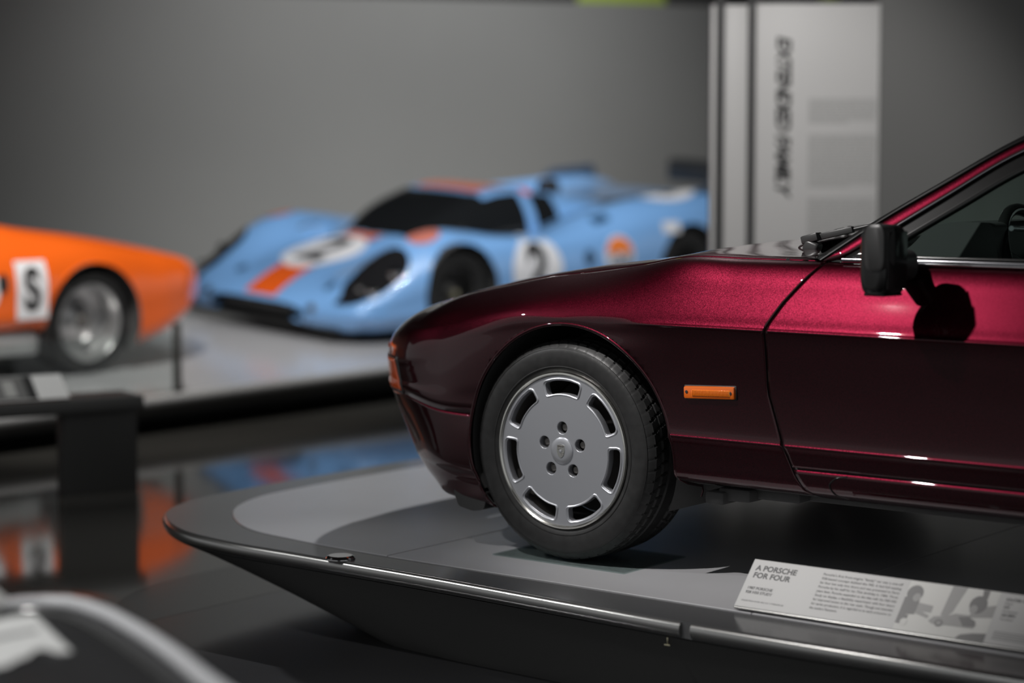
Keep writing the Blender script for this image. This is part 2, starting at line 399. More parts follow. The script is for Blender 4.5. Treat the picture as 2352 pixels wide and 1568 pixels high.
# rim cross-section: (inset from outer edge, z relative to deck)
sec = [(0.050, -0.004), (0.018, -0.0035), (0.008, -0.006), (0.002, -0.012), (0.0, -0.020), (0.001, -0.030), (0.006, -0.040), (0.016, -0.047), (0.050, -0.050)]
def rim_seg(i0, i1):
    idx = np.arange(i0, i1 + 1) % len(full); V = []; rows = [inset(full, a)[idx] for a, z in sec]; k = len(idx)
    for (a, z), P in zip(sec, rows): V += [(p[0], p[1], ZD + z) for p in P]
    F = grid_faces(k, len(sec), True)
    F.append(tuple(j * k for j in range(len(sec)))); F.append(tuple(j * k + k - 1 for j in range(len(sec)))[::-1])
    return obj('rim_segment', V, F, 'rim_metal', plat, True, 50)
cuts = []
N = len(full)
ihalf = [int(np.argmin(np.linalg.norm(full[:len(hp)] - np.array([x, -.425]), axis=1))) for x in (.70, 3.0)]
seq = [ihalf[0], ihalf[1], N - ihalf[1], N - ihalf[0], N + ihalf[0]]
for k in range(4): rim_seg(seq[k], seq[k + 1] - 1)
# deck border (dark laminate ring) and the lighter inlay panels standing 4 mm proud
inner_half = [(-1.54, .90), (-1.535, .6), (-1.50, .30), (-1.40, .10), (-1.26, -.04), (-1.08, -.150), (-.84, -.195), (-.46, -.222), (.1, -.228), (3.5, -.228), (4.3, -.17), (4.6, .1), (4.68, .5), (4.68, .90)]
ih = smooth_path([(x, y, 0) for x, y in inner_half], 260)[:, :2]
ifull = np.vstack([ih, np.c_[ih[::-1][1:-1, 0], 2 * YC - ih[::-1][1:-1, 1]]])
of = inset(full, 0.012)
V = [(p[0], p[1], ZD - .003) for p in of] + [(p[0], p[1], ZD - .003) for p in ifull]
F = [(i, (i + 1) % N, N + (i + 1) % N, N + i) for i in range(N)]
V += [(p[0], p[1], ZD - .045) for p in of]; F += [(N * 2 + i, N * 2 + (i + 1) % N, (i + 1) % N, i) for i in range(N)]
obj('deck_border', V, F, 'deck_rim', plat, False)
def clip_x(P, x0, x1):
    def cl(P, f, g):
        out = []
        for i in range(len(P)):
            a, b2 = P[i - 1], P[i]; fa, fb = f(a), f(b2)
            if fa >= 0 and fb >= 0: out.append(b2)
            elif fa >= 0 > fb: out.append(a + (b2 - a) * fa / (fa - fb))
            elif fb >= 0 > fa: out.append(a + (b2 - a) * fa / (fa - fb)); out.append(b2)
        return out
    P = cl(list(P), lambda p: p[0] - x0, 0); P = cl(P, lambda p: x1 - p[0], 0); return P
jx = [-3, -.453, .77, 1.99, 3.21, 6]
for k in range(5):
    P = clip_x(inset(ifull, 0.001), jx[k] + .0012, jx[k + 1] - .0012)
    bm = prism([tuple(p) for p in P], ZD - .02, ZD, 'Z')
    e = [e for e in bm.edges if all(v.co.z > ZD - .001 for v in e.verts)]
    bmesh.ops.bevel(bm, geom=e, offset=.0015, segments=1, affect='EDGES')
    obj_bm('deck_panel', bm, 'deck', plat, False)
# skirt leans inwards from the rim to the floor
bot_half = [(-.80, .90), (-.79, .3), (-.72, .0), (-.56, -.13), (-.30, -.18), (.1, -.20), (.6, -.22), (3.2, -.22), (3.7, -.1), (3.95, .2), (4.0, .5), (4.0, .90)]
bh = smooth_path([(x, y, 0) for x, y in bot_half], 260)[:, :2]
bfull = np.vstack([bh, np.c_[bh[::-1][1:-1, 0], 2 * YC - bh[::-1][1:-1, 1]]])
V = []; tops = inset(full, .02)
lev = [0, .12, .3, .55, .8, 1.0]
for u in lev:
    P = tops * (1 - u) + bfull * u; z = (ZD - .05) * (1 - u**1.12)
    V += [(p[0], p[1], z) for p in P]
F = []
for j in range(len(lev) - 1):
    for i in range(N): F.append((j * N + i, j * N + (i + 1) % N, (j + 1) * N + (i + 1) % N, (j + 1) * N + i))
obj('skirt', V, F, 'plinth', plat, True, 60)
# little brass pull under the rim
la = obj_bm('latch', bm_box((.625, -.395, ZD - .062), (.004, .004, .02), None, .001), 'gold_hub', plat)
obj_bm('latch_bar', bm_box((0, 0, 0), (.018, .006, .005), None, .0015), 'gold_hub', la).location = (.625, -.396, ZD - .073)

# glass puck on the rim
pk = lathe('glass_disc', [(0.0, 0.010), (0.034, 0.010), (0.040, 0.0075), (0.043, 0.003), (0.043, 0.0), (0.0, 0.0)], 'chrome', None, 24, 'Z', (-.540, -.325, ZD - .003), 20)
tag(pk, 'small glossy disc lying on the platform border beside the rim', 'disc')
# acrylic sheets under the front tyre
def sheet(name, poly, label):
    bm = prism(poly, ZD + .0005, ZD + .004, 'Z'); o = obj_bm(name, bm, 'acrylic', None, False); tag(o, label, 'sheet'); return o
sheet('acrylic_sheet', [(-.22, -.03), (.24, -.03), (.24, .28), (-.22, .28)], 'thin clear acrylic sheet under the front tyre')

# ------------------------------------------------------------------ information card on the near border
card = empty('information_card', (0, 0, 0)); tag(card, 'tilted grey information card headed A PORSCHE FOR FOUR on the rim', 'sign')
a0 = Vector((.7185, -.236, ZD + .012)); tl = R_(46.1); ev = Vector((0, math.cos(tl), math.sin(tl))); nv_ = Vector((0, -math.sin(tl), math.cos(tl)))
CM = Matrix(((1, ev.x, nv_.x, a0.x), (0, ev.y, nv_.y, a0.y), (0, ev.z, nv_.z, a0.z), (0, 0, 0, 1)))
CW, CH = 1.02, .1438
def cpoly(name, poly, m, parent, h=.0003, thick=None):
    V = [CM @ Vector((x, y, h)) for x, y in poly]
    return obj(name, V, [tuple(range(len(poly)))], m, parent, False)
bm = bm_box((CW / 2, CH / 2, -.0015), (CW, CH, .003), None, .0006, 1); bmesh.ops.transform(bm, matrix=CM, verts=bm.verts); obj_bm('card', bm, 'card', card)
bm = bm_box((CW / 2, CH / 2, -.0055), (CW, CH + .004, .005), None, .001, 1); bmesh.ops.transform(bm, matrix=CM, verts=bm.verts); obj_bm('holder', bm, 'chrome', card)
bm = bm_box((CW / 2, -.003, -.004), (CW, .004, .008), None, .001, 1); bmesh.ops.transform(bm, matrix=CM, verts=bm.verts); obj_bm('holder_lip', bm, 'rim_metal', card)
for x in (.12, .50, .90):
    box('holder_foot', (a0.x + x, a0.y + .05, ZD + .022), (.03, .012, .044), 'black_satin', card, None, .001)
def ctext(s, x, y, size, m='ink', bold=0, sp=1.0, name='print'):
    mm = CM @ Matrix.Translation((x, y, .0002)); return text(name, s, size, m, card, mm, bold, sp, .0001)
ctext('A PORSCHE', .0150, .1113, .0222, 'ink', .0007, 1.0, 'title')
ctext('FOR FOUR', .0155, .0894, .0222, 'ink', .0007, 1.0, 'title')
ctext('1987 PORSCHE', .0143, .0545, .0110, 'ink', .0003, 1.0, 'subtitle')
ctext('928 H50 STUDY', .0143, .0420, .0110, 'ink', .0003, 1.0, 'subtitle')
ctext('COLLECTION OF DR. ING. H.C. F. PORSCHE AG', .0125, .0180, .0057, 'ink', .00005, 1.0, 'credit')
para = ['Porsche\u2019s first front-engine \u201cfamily\u201d car was a one-off', '928-based concept dubbed the 942. It had full seating', 'for four but only two doors and was presented to Ferry', 'Porsche by his staff for his 75th birthday in 1984. Three', 'years later, Porsche expanded on the idea with the 928 H50', 'Study on display, a feasibility experiment with four doors', 'for improved access to the rear seats. Though not intended', 'for series production, it is regarded as an early precursor to', 'the modern Panamera.']
for i, s in enumerate(para):
    o = ctext(s, 0, 0, .0094, 'ink_grey' if False else 'ink', 0.00008, 1.0, 'paragraph_line')
    xs_ = [v.co.x for v in o.data.vertices]; wdt = max(xs_) - a0.x; k = .218 / wdt if i < 8 else .97 * .218 / .24
    inv = CM.inverted()
    for v in o.data.vertices:
        q = inv @ v.co; q.x = .2048 + q.x * k; q.y = .1235 - i * .01245 + q.y; v.co = CM @ q
for i, (s, z, bo) in enumerate((('5.0-LITER V8', .0094, .0004), ('Engine', .0075, 0), ('310', .0094, .0004), ('Horsepower', .0075, 0), ('160 MPH', .0094, .0004), ('Top Speed', .0075, 0))):
    ctext(s, .690, .1225 - i * .0102 - (i // 2) * .0012, z, 'ink', bo, 1.0, 'data_line')
for i in range(4): cpoly('fine_print', [(.688, .034 - i * .0062), (.93, .034 - i * .0062), (.93, .0365 - i * .0062), (.688, .0365 - i * .0062)], 'ink_grey', card)
# printed photograph: two children crouching over a toy car on a table
ph = cpoly('photograph', [(.440, .0015), (.672, .0015), (.672, .1425), (.440, .1425)], 'photo_light', card, .0002)
def pshape(pts, m, h): return cpoly('print_shape', pts, m, ph, h)
def circ(cx, cy, rx, ry, n=18, a0_=0, a1=360): return [(cx + rx * math.cos(R_(a0_ + (a1 - a0_) * i / (n - 1))), cy + ry * math.sin(R_(a0_ + (a1 - a0_) * i / (n - 1)))) for i in range(n)]
pshape([(.55, .142), (.588, .142), (.572, .07), (.56, .055), (.545, .058)], 'photo_mid', .0003)
pshape([(.628, .142), (.645, .142), (.645, .118), (.632, .118)], 'photo_dark', .0003)
pshape([(.44, .088), (.52, .080), (.52, .060), (.44, .062)], 'photo_mid', .0003)
pshape([(.440, .045), (.480, .050), (.480, .092), (.462, .100), (.440, .095)], 'photo_dark', .0004)
pshape(circ(.462, .108, .021, .023), 'photo_dark', .0005)
pshape(circ(.470, .097, .010, .012), 'photo_mid', .0006)
pshape([(.478, .054), (.515, .044), (.518, .052), (.482, .066)], 'photo_mid', .0006)
pshape(circ(.628, .100, .022, .025), 'photo_dark', .0005)
pshape(circ(.620, .086, .010, .012), 'photo_mid', .0006)
pshape([(.605, .060), (.672, .070), (.672, .105), (.64, .095)], 'photo_mid', .0004)
pshape([(.520, .038), (.530, .052), (.560, .058), (.582, .068), (.612, .068), (.630, .056), (.640, .046), (.636, .034), (.530, .032)], 'photo_mid', .0007)
pshape([(.590, .060), (.616, .064), (.636, .054), (.638, .040), (.610, .036)], 'photo_dark', .0008)
pshape(circ(.548, .036, .011, .010), 'photo_dark', .0009); pshape(circ(.548, .036, .006, .0055), 'photo_mid', .001)
pshape([(.440, .020), (.462, .020), (.466, .045), (.440, .050)], 'photo_dark', .0008); pshape(circ(.460, .026, .009, .010), 'photo_light', .0009)
pshape([(.600, .0016), (.672, .0016), (.672, .026), (.640, .022), (.610, .014)], 'photo_dark', .0004)
# ------------------------------------------------------------------ maroon car (local frame: X to the rear, Y across, Z up from the deck)
car = empty('sports_car', (0, 0, ZD)); tag(car, 'dark maroon metallic four-seat sports car parked on the boat-shaped platform', 'car')
YM = 1.80
D = [(.16, .235), (.045, .262), (.010, .282), (-.002, .335), (-.010, .372), (-.0175, .3925), (-.0155, .3975), (-.0140, .406), (-.0170, .52), (-.027, .62), (-.033, .665),
     (-.037, .683), (-.0395, .690), (-.034, .697), (-.022, .722), (.006, .775), (.033, .826), (.060, .858), (.085, .868), (.22, .882), (.5, .897), (.9, .903)]
def T(base, **k):
    o = list(base)
    for a, v in k.items(): o[int(a[1:])] = v
    return o
c20 = T(D, r10=(-.026, .66), r11=(-.0275, .68), r12=(-.0275, .69), r13=(-.026, .70), r14=(-.016, .722), r15=(.012, .762), r16=(.048, .800), r17=(.085, .828), r18=(.118, .841), r19=(.22, .855), r20=(.5, .860), r21=(.9, .864))
c00 = T(D, r10=(-.022, .66), r11=(-.0225, .683), r12=(-.022, .692), r13=(-.019, .70), r14=(-.008, .720), r15=(.020, .752), r16=(.060, .780), r17=(.105, .800), r18=(.150, .813), r19=(.22, .829), r20=(.5, .838), r21=(.9, .842))
lowf = dict(r0=(.10, .13), r1=(.03, .14), r2=(.012, .18), r3=(.004, .215), r4=(-.006, .235), r5=(-.012, .28), r6=(-.013, .34), r7=(-.010, .40))
cm15 = T(D, **lowf, r8=(-.014, .50), r9=(-.018, .60), r10=(-.018, .65), r11=(-.019, .674), r12=(-.016, .689), r13=(-.011, .70), r14=(.003, .719), r15=(.034, .744), r16=(.073, .766), r17=(.115, .784), r18=(.155, .795), r19=(.22, .807), r20=(.5, .818), r21=(.9, .825))
cm30 = T(D, **lowf, r8=(-.012, .49), r9=(-.012, .575), r10=(-.010, .62), r11=(-.008, .642), r12=(-.003, .658), r13=(.004, .673), r14=(.020, .694), r15=(.050, .720), r16=(.085, .741), r17=(.12, .757), r18=(.155, .767), r19=(.22, .780), r20=(.5, .79), r21=(.9, .80))
cm45 = T(D, r0=(.12, .14), r1=(.05, .15), r2=(.035, .19), r3=(.024, .225), r4=(.012, .243), r5=(.004, .29), r6=(.002, .35), r7=(.002, .405), r8=(.005, .47), r9=(.009, .54), r10=(.013, .582), r11=(.017, .604), r12=(.022, .620), r13=(.028, .635), r14=(.042, .658), r15=(.064, .688), r16=(.092, .710), r17=(.122, .726), r18=(.155, .736), r19=(.24, .744), r20=(.5, .76), r21=(.9, .772))
top = lambda b, dz: [(y, z if i < 17 else z + dz * (i - 16) / 5) for i, (y, z) in enumerate(b)]
rear = lambda b, dy, dz: [(y + dy, z + (dz * max(0, i - 12) / 9)) for i, (y, z) in enumerate(b)]
stations = [(-.45, cm45), (-.30, cm30), (-.15, cm15), (0, c00), (.20, c20), (.37, D), (.55, D), (.70, D), (.90, D), (1.2, D), (1.6, D), (2.2, D), (2.5, rear(D, -.008, .02)), (2.75, rear(D, -.012, .03)), (3.0, rear(D, -.006, .03)), (3.3, rear(D, .03, .03)), (3.6, rear(D, .10, .0)), (3.75, rear(D, .2, -.02))]
nose = [(.25, .135), (.20, .150), (.14, .188), (.098, .232), (.086, .250), (.050, .330), (.026, .385), (.010, .430), (.004, .47), (0, .51), (-.002, .545), (.004, .575), (.018, .602), (.036, .622), (.066, .645), (.105, .668), (.145, .686), (.20, .704), (.26, .720)]
Q = [(-1.40, -.985, .90, 1), (-1.12, -.960, .62, 1), (-.98, -.915, .41, 1), (-.865, -.848, .255, 1), (-.755, -.752, .135, .9), (-.62, -.625, .052, .62)]
cols = []; sk = []
for i, (s, x, y, sc) in enumerate(Q):
    xa, ya = (Q[i - 1][1:3] if i else (x, y + .1)); xb, yb = (Q[i + 1][1:3] if i < len(Q) - 1 else (-.45, .008))
    tx, ty = xb - xa, yb - ya; L = math.hypot(tx, ty); nx, ny = -ty / L, tx / L       # inward normal
    if i == 0: nx, ny = 1, 0
    c = []
    for j, (o_, z) in enumerate(nose): c.append((x + nx * o_ * sc, y + ny * o_ * sc, z - (.008 if (i == 5 and j > 13) else 0)))
    e = np.array(c[18]); hc = np.array([-.40 - .02 * (6 - i), .9, .776])
    for f, dz in ((.22, .012), (.62, .012), (1, 0)): c.append(tuple(e * (1 - f) + hc * f + np.array([0, 0, dz])))
    cols.append(c); sk.append(s)
for x, st in stations: cols.append([(x, y, z) for y, z in st]); sk.append(x)
G = np.array(cols).transpose(1, 0, 2)
BODY = Surf(G, sk)
def trow(r): return BODY.t(r)
def rows_t(r0, r1, sub=4):
    out = []
    r = r0
    while r < r1 - 1e-9:
        nx = min(math.floor(r + 1e-9) + 1, r1); out += list(np.linspace(r, nx, sub, endpoint=False)); r = nx
    out.append(r1); return trow(np.array(out))
SWZ = [.20, .244, .319, .407, .529, .682, .704, .762, .837, .871, .95]; SWX = [.83, .801, .752, .719, .681, .679, .683, .714, .771, .802, .83]
def sweep(t):                        # door's leading edge for row parameter t
    z = BODY(np.full(len(np.atleast_1d(t)), .7), t)[:, 2]; return np.interp(z, SWZ, SWX)
AX, AZ, AR = .030, .325, .352
BX = 2.75
def body_patch(name, sfun0, sfun1, tv, ns, m, parent=None, arch=(), keep=None, keep_st=None, off=0.0, solid=.004, smooth_cols=None):
    """grid between s0(t) and s1(t); faces inside wheel arches dropped and their edge drawn to the arch circle"""
    s0 = sfun0(tv) if callable(sfun0) else np.full(len(tv), sfun0); s1 = sfun1(tv) if callable(sfun1) else np.full(len(tv), sfun1)
    u = np.linspace(0, 1, ns); S = s0[:, None] + (s1 - s0)[:, None] * u[None]; TT = np.repeat(tv[:, None], ns, 1)
    P = BODY(S.ravel(), TT.ravel())
    if off: P = P + BODY.normal(S.ravel(), TT.ravel()) * off
    F = grid_faces(ns, len(tv))
    for (ax, az, ar) in arch:
        d = np.hypot(P[:, 0] - ax, P[:, 2] - az); ins = d < ar
        F = [f for f in F if not all(ins[list(f)])]
        used = np.zeros(len(P), bool)
        for f in F: used[list(f)] = True
        mv = ins & used; k = ar / np.maximum(d[mv], 1e-6)
        P[mv, 0] = ax + (P[mv, 0] - ax) * k; P[mv, 2] = az + (P[mv, 2] - az) * k
    if keep_st is not None:
        Sr, Tr = S.ravel(), TT.ravel(); F = [f for f in F if keep_st(Sr[list(f)].mean(), Tr[list(f)].mean())]
    if keep is not None:
        cen = P[np.array(F)].mean(1); F = [f for f, c in zip(F, cen) if keep(c)]
    bm = bmesh.new(); me = bpy.data.meshes.new('t'); me.from_pydata([tuple(p) for p in P], [], F); bm.from_mesh(me); bpy.data.meshes.remove(me)
    bmesh.ops.delete(bm, geom=[v for v in bm.verts if not v.link_faces], context='VERTS')
    bmesh.ops.dissolve_degenerate(bm, dist=1e-5, edges=bm.edges)
    bm.normal_update()
    if sum(f.normal.y * f.calc_area() for f in bm.faces) > 0: bmesh.ops.reverse_faces(bm, faces=bm.faces)
    o = obj_bm(name, bm, m, parent, True, None)
    if solid:
        md = o.modifiers.new('thickness', 'SOLIDIFY'); md.thickness = solid; md.offset = -1
    return o
def mirror(o, parent=None):
    me = o.data.copy(); 
    for v in me.vertices: v.co.y = YM - v.co.y
    me.flip_normals()
    c = bpy.data.objects.new(o.name.split('.')[0], me); COL.objects.link(c); c.parent = parent or o.parent
    for md in o.modifiers:
        n = c.modifiers.new(md.name, md.type)
        if md.type == 'SOLIDIFY': n.thickness = md.thickness; n.offset = md.offset
    return c
GAP = .003
arches = [(AX, AZ, AR)]
NEWSIDE = []
T7 = float(trow(7.0))
fen = body_patch('fender', -1.40, lambda t: sweep(t) - GAP, rows_t(1, 17.96, 5), 340, 'maroon', car, arches, keep_st=lambda a_, b_: a_ > .0 or b_ > T7); NEWSIDE.append(fen)
bmp = body_patch('front_bumper', -1.40, -.02, rows_t(0, 6.97, 5), 200, 'maroon', car, arches, keep=lambda c: c[0] < -.1); NEWSIDE.append(bmp)
bonnet = body_patch('bonnet', -1.40, lambda t: np.interp(t, [trow(18), trow(19), trow(20), trow(21)], [.765, .70, .52, .42]), rows_t(18.03, 21, 6), 200, 'maroon', car); NEWSIDE.append(bonnet)
door = body_patch('front_door', lambda t: sweep(t) + GAP, 1.745, rows_t(3.06, 17.95, 5), 150, 'maroon', car); NEWSIDE.append(door)
rdoor = body_patch('rear_door', 1.752, lambda t: np.interp(BODY(np.full(len(t), 2.4), t)[:, 2], [.36, .60], [2.30, 2.45]), rows_t(3.06, 17.95, 4), 60, 'maroon', car, [(BX, AZ, AR)]); NEWSIDE.append(rdoor)
quarter = body_patch('rear_quarter', lambda t: np.interp(BODY(np.full(len(t), 2.4), t)[:, 2], [.36, .60], [2.307, 2.457]), 3.75, rows_t(1, 17.95, 4), 110, 'maroon', car, [(BX, AZ, AR)]); NEWSIDE.append(quarter)
sill = body_patch('sill', lambda t: sweep(t) + GAP * .8, 2.20, rows_t(0.2, 2.94, 5), 120, 'maroon', car); NEWSIDE.append(sill)
deckr = body_patch('tail_deck', 3.05, 3.75, rows_t(18, 21, 4), 30, 'maroon', car); NEWSIDE.append(deckr)
liner = body_patch('inner_shell', -1.30, 3.70, rows_t(.4, 18, 1), 240, 'liner', car, [(AX, AZ, AR + .004), (BX, AZ, AR + .004)], off=0.0, solid=0)
for v in liner.data.vertices: v.co.y += .016; v.co.z -= .004 if v.co.z > .6 else 0; v.co.x += .012 if v.co.x < -.55 else 0
NEWSIDE.append(liner)
for o in list(NEWSIDE): mirror(o)
# tail panel closing the back
R0 = BODY(np.full(40, 3.75), trow(np.linspace(0, 21, 40))); V = list(R0) + [(p[0], YM - p[1], p[2]) for p in R0]
obj('tail_panel', V, [(i, i + 1, 41 + i, 40 + i) for i in range(39)], 'maroon', car)
# arch lips
for (ax, X0) in ((AX, 0), (BX, 1)):
    pts = []
    for a in np.linspace(-20, 200, 80):
        x = ax + AR * math.cos(R_(a)); z = AZ + AR * math.sin(R_(a))
        ts = trow(np.linspace(0, 18, 300)); row = BODY(np.full(300, x), ts); pts.append((x, float(np.interp(z, row[:, 2], row[:, 1])) + .0035, z))
    P = np.array(pts); lip = tube('arch_lip', P, .0060, 'maroon', car, 8); mirror(lip)
    wl_prof = []
    V = []; F = []; n = 60
    for y in (.012, .36):
        for a in np.linspace(-24, 204, n): V.append((ax + (AR + .004) * math.cos(R_(a)), y, AZ + (AR + .004) * math.sin(R_(a))))
    F = [(i, i + 1, n + i + 1, n + i) for i in range(n - 1)]; F.append(tuple(n + i for i in range(n)))
    ww = obj('wheel_well', V, F, 'liner', car, True, 40); mirror(ww)
# underbody, exhaust, flap in front of the tyre
box('underbody', (1.6, .9, .255), (3.2, 1.45, .07), 'liner', car, None, .01)
box('engine_tray', (0.0, .9, .235), (1.2, 1.0, .10), 'liner', car, None, .02)
for (x, l, y, z) in ((.52, .10, .12, .232), (.62, .16, .16, .238), (.47, .06, .10, .222)): box('underbody_bracket', (x, y, z), (l, .08, .035), 'liner', car, None, .008)
tube('exhaust_pipe', [(.5, .55, .215), (1.2, .60, .205), (2.0, .60, .205), (2.6, .60, .22)], .035, 'liner', car, 12, 20)
fp = prism(round_poly([(-.415, .165), (-.395, .118), (-.34, .108), (-.30, .115), (-.285, .17)], .012), .03, .26); o = obj_bm('air_flap', fp, 'black_satin', car); mirror(o)
box('bumper_vent_end', (-.385, .035, .205), (.018, .012, .010), 'alloy', car, None, .003)

# ---------------- wheel
def build_wheel():
    w = empty('wheel'); w.parent = car
    prof = [(.222, .018), (.2235, .010), (.230, .006), (.245, .0015), (.262, .0), (.278, .001), (.290, .005), (.2985, .012), (.3045, .020)]
    prof_in = [(r, .235 - h) for r, h in prof[::-1]]
    npitch = 58; sub = 8; na = npitch * sub
    tread_h = np.linspace(.024, .211, 34)
    V = []; rows = []
    for r, h in prof: rows.append(('p', r, h))
    for h in tread_h: rows.append(('t', .3085 + .0035 * (1 - ((h - .1175) / .0935)**2), h))
    for r, h in prof_in: rows.append(('p', r, h))
    k = len(rows)
    for a in range(na):
        for kind, r, h in rows:
            an = 2 * math.pi * a / na
            if kind == 't':
                c = abs(h - .1175); sl = .55 * (c / .09)**1.5
                ph = (a / sub + sl * 1.6) % 1.0
                g = 0
                if c > .034 and ph < .16 and h < .2: g = .0055
                if abs(c - .030) < .0045 or abs(c - .064) < .002: g = .006
                r -= g
            elif .29 < r < .303 and ((a % sub) == 0): r -= .0028
            V.append((r * math.cos(an), h, r * math.sin(an)))
    F = []
    for a in range(na):
        b = (a + 1) % na
        for i in range(k - 1): F.append((a * k + i, b * k + i, b * k + i + 1, a * k + i + 1))
    ty = obj('tyre', V, F, 'rubber', w, True, 35)
    # moulded rings on the sidewall
    lathe('sidewall_ring', [(.2885, .0065), (.2895, .0035), (.2915, .0045), (.2925, .0075)], 'rubber', ty, 96)
    lathe('sidewall_ring', [(.2365, .0045), (.2375, .0015), (.2395, .002), (.2405, .0040)], 'rubber', ty, 96)
    # rim lip and barrel
    lathe('rim_lip', [(.2225, .020), (.2225, .006), (.2205, .0025), (.2165, .0015), (.2135, .004), (.2125, .012)], 'alloy_lip', w, 96)
    lathe('barrel', [(.2225, .016), (.205, .05), (.195, .12), (.205, .21), (.222, .225)], 'steel', w, 64)
    lathe('brake_disc', [(.06, .105), (.150, .105), (.150, .13), (.06, .13)], 'steel', w, 48)
    lathe('inner_dish', [(.0, .215), (.20, .20)], 'liner', w, 32)
    # flat disc face with seven slots and five bolt holes
    cu = bpy.data.curves.new('disc', 'CURVE'); cu.dimensions = '2D'; cu.fill_mode = 'BOTH'; cu.extrude = .010; cu.bevel_depth = .0014; cu.bevel_resolution = 2; cu.offset = -.0014
    def loop(pts):
        sp_ = cu.splines.new('POLY'); sp_.points.add(len(pts) - 1); sp_.use_cyclic_u = True
        for q_, (x, z) in enumerate(pts): sp_.points[q_].co = (x, z, 0, 1)
    loop([(.2125 * math.cos(t_), .2125 * math.sin(t_)) for t_ in np.linspace(0, 2 * math.pi, 161)[:-1]])
    def arc(r, a0, a1): return [(r * math.cos(a0 + (a1 - a0) * f_), r * math.sin(a0 + (a1 - a0) * f_)) for f_ in (0, .26, .36, .45, .55, .64, .74, 1)]
    for q in range(7):
        a = R_(90 + q * 360 / 7); hw = R_(18.5); ri, ro = .1615, .1985
        poly = round_poly([(ri * math.cos(a - hw), ri * math.sin(a - hw))] + arc(ro, a - hw, a + hw) + arc(ri, a + hw, a - hw)[:-1], [.009, .014] + [0] * 6 + [.014, .009] + [0] * 6, 6)
        loop(poly)
        cc = np.array([.180 * math.cos(a), 0, .180 * math.sin(a)]); tg = np.array([-math.sin(a), 0, math.cos(a)]); rd = np.array([math.cos(a), 0, math.sin(a)])
        P = []
        for x, z in poly:
            dlt = np.array([x, 0, z]) - cc; P.append(cc + tg * (dlt @ tg) * 1.09 + rd * ((dlt @ rd) * 1.22 + .001) + np.array([0, .0085, 0]))
        tube('slot_lip', P, .0028, 'alloy', w, 6, closed=True)
    for q in range(5):
        a = R_(90 + q * 72); loop([(.065 * math.cos(a) + .0175 * math.cos(t_), .065 * math.sin(a) + .0175 * math.sin(t_)) for t_ in np.linspace(0, 2 * math.pi, 29)[:-1]])
    to = bpy.data.objects.new('t', cu); COL.objects.link(to); dg = bpy.context.evaluated_depsgraph_get(); me = bpy.data.meshes.new_from_object(to.evaluated_get(dg)); bpy.data.objects.remove(to)
    me.transform(Matrix(((1, 0, 0, 0), (0, 0, -1, .0195), (0, 1, 0, 0), (0, 0, 0, 1))))
    disc = obj_me('disc', me, 'alloy', w, True, 35)
    for q in range(5):
        a = R_(90 + q * 72); lathe('wheel_nut', [(0, .022), (.009, .022), (.010, .030), (.0155, .034)], 'steel', w, 12, 'Y', (.065 * math.cos(a), 0, .065 * math.sin(a)))
    cap = lathe('centre_cap', [(0, .0022), (.024, .0024), (.033, .0032), (.0375, .0055), (.0385, .0085)], 'alloy', w, 48)
    # crest: raised shield with quartered field
    sh = round_poly([(-.0125, .017), (0, .0195), (.0125, .017), (.0135, .0), (.009, -.013), (0, -.020), (-.009, -.013), (-.0135, .0)], .003, 3)
    cr_ = obj_bm('crest', prism(sh, .0008, .0024), 'alloy_lip', cap)
    for (bx, bz, sx, sz) in ((0, .0135, .020, .0045), (-.0058, .005, .008, .0025), (.0058, -.0065, .008, .0025), (-.0058, .009, .008, .0016), (.0058, -.0105, .006, .0016)):
        box('crest_bar', (bx, .0004, bz), (sx, .0012, sz), 'steel', cr_, None, .0003, 1)
    box('crest_shield', (0, .0002, -.0005), (.0075, .0016, .009), 'alloy', cr_, None, .0012)
    lathe('valve', [(0, -.002), (.003, -.002), (.0035, .006)], 'black_satin', w, 8, 'Y', (.205 * math.cos(R_(150)), 0.012, .205 * math.sin(R_(150))))
    return w
def copy_tree(o, parent=None):
    c = o.copy(); COL.objects.link(c); c.parent = parent
    for ch in list(o.children): copy_tree(ch, c)
    return c
wheel = build_wheel(); wheel.location = (0, 0, .3165); wheel.rotation_euler = (0, R_(0), 0)
w2 = copy_tree(wheel, car); w2.location = (BX, 0.01, .3165); w2.rotation_euler = (0, 0, 0)
for x in (0, BX):
    w3 = copy_tree(wheel, car); w3.location = (x, YM, .3165); w3.rotation_euler = (0, 0, R_(180))

# ---------------- lamps
mk = empty('side_marker'); mk.parent = car
ym = -.021; tilt = Matrix.Rotation(R_(2.6), 3, 'Y')
MKC = Vector((.506, ym, .517))
def mk_box(name, x, z, sx, sy, sz, m, y=0, bev=.003):
    bm = bm_box((x, y, z), (sx, sy, sz), None, bev); bmesh.ops.rotate(bm, cent=(0, 0, 0), matrix=Matrix.Rotation(R_(-2.4), 3, 'Y'), verts=bm.verts); bmesh.ops.translate(bm, vec=MKC, verts=bm.verts)
    return obj_bm(name, bm, m, mk)
mk_box('housing', 0, 0, .164, .012, .040, 'black_satin', .006, .004)
ln = mk_box('lens', 0, 0, .158, .016, .034, 'amber', 0, .0055)
mk_box('lens_window', .008, -.001, .118, .003, .016, 'amber_deep', -.0082, .001)
for i in range(26): mk_box('lens_rib', -.048 + i * .0044, -.001, .0014, .0022, .015, 'amber', -.0102, .0004)
lathe('screw', [(0, -.010), (.004, -.0095), (.0042, -.006)], 'black_satin', mk, 12, 'Y', MKC + Vector((-.068, 0, -.001)))
lathe('screw', [(0, -.010), (.004, -.0095), (.0042, -.006)], 'black_satin', mk, 12, 'Y', MKC + Vector((.068, 0, .003)))
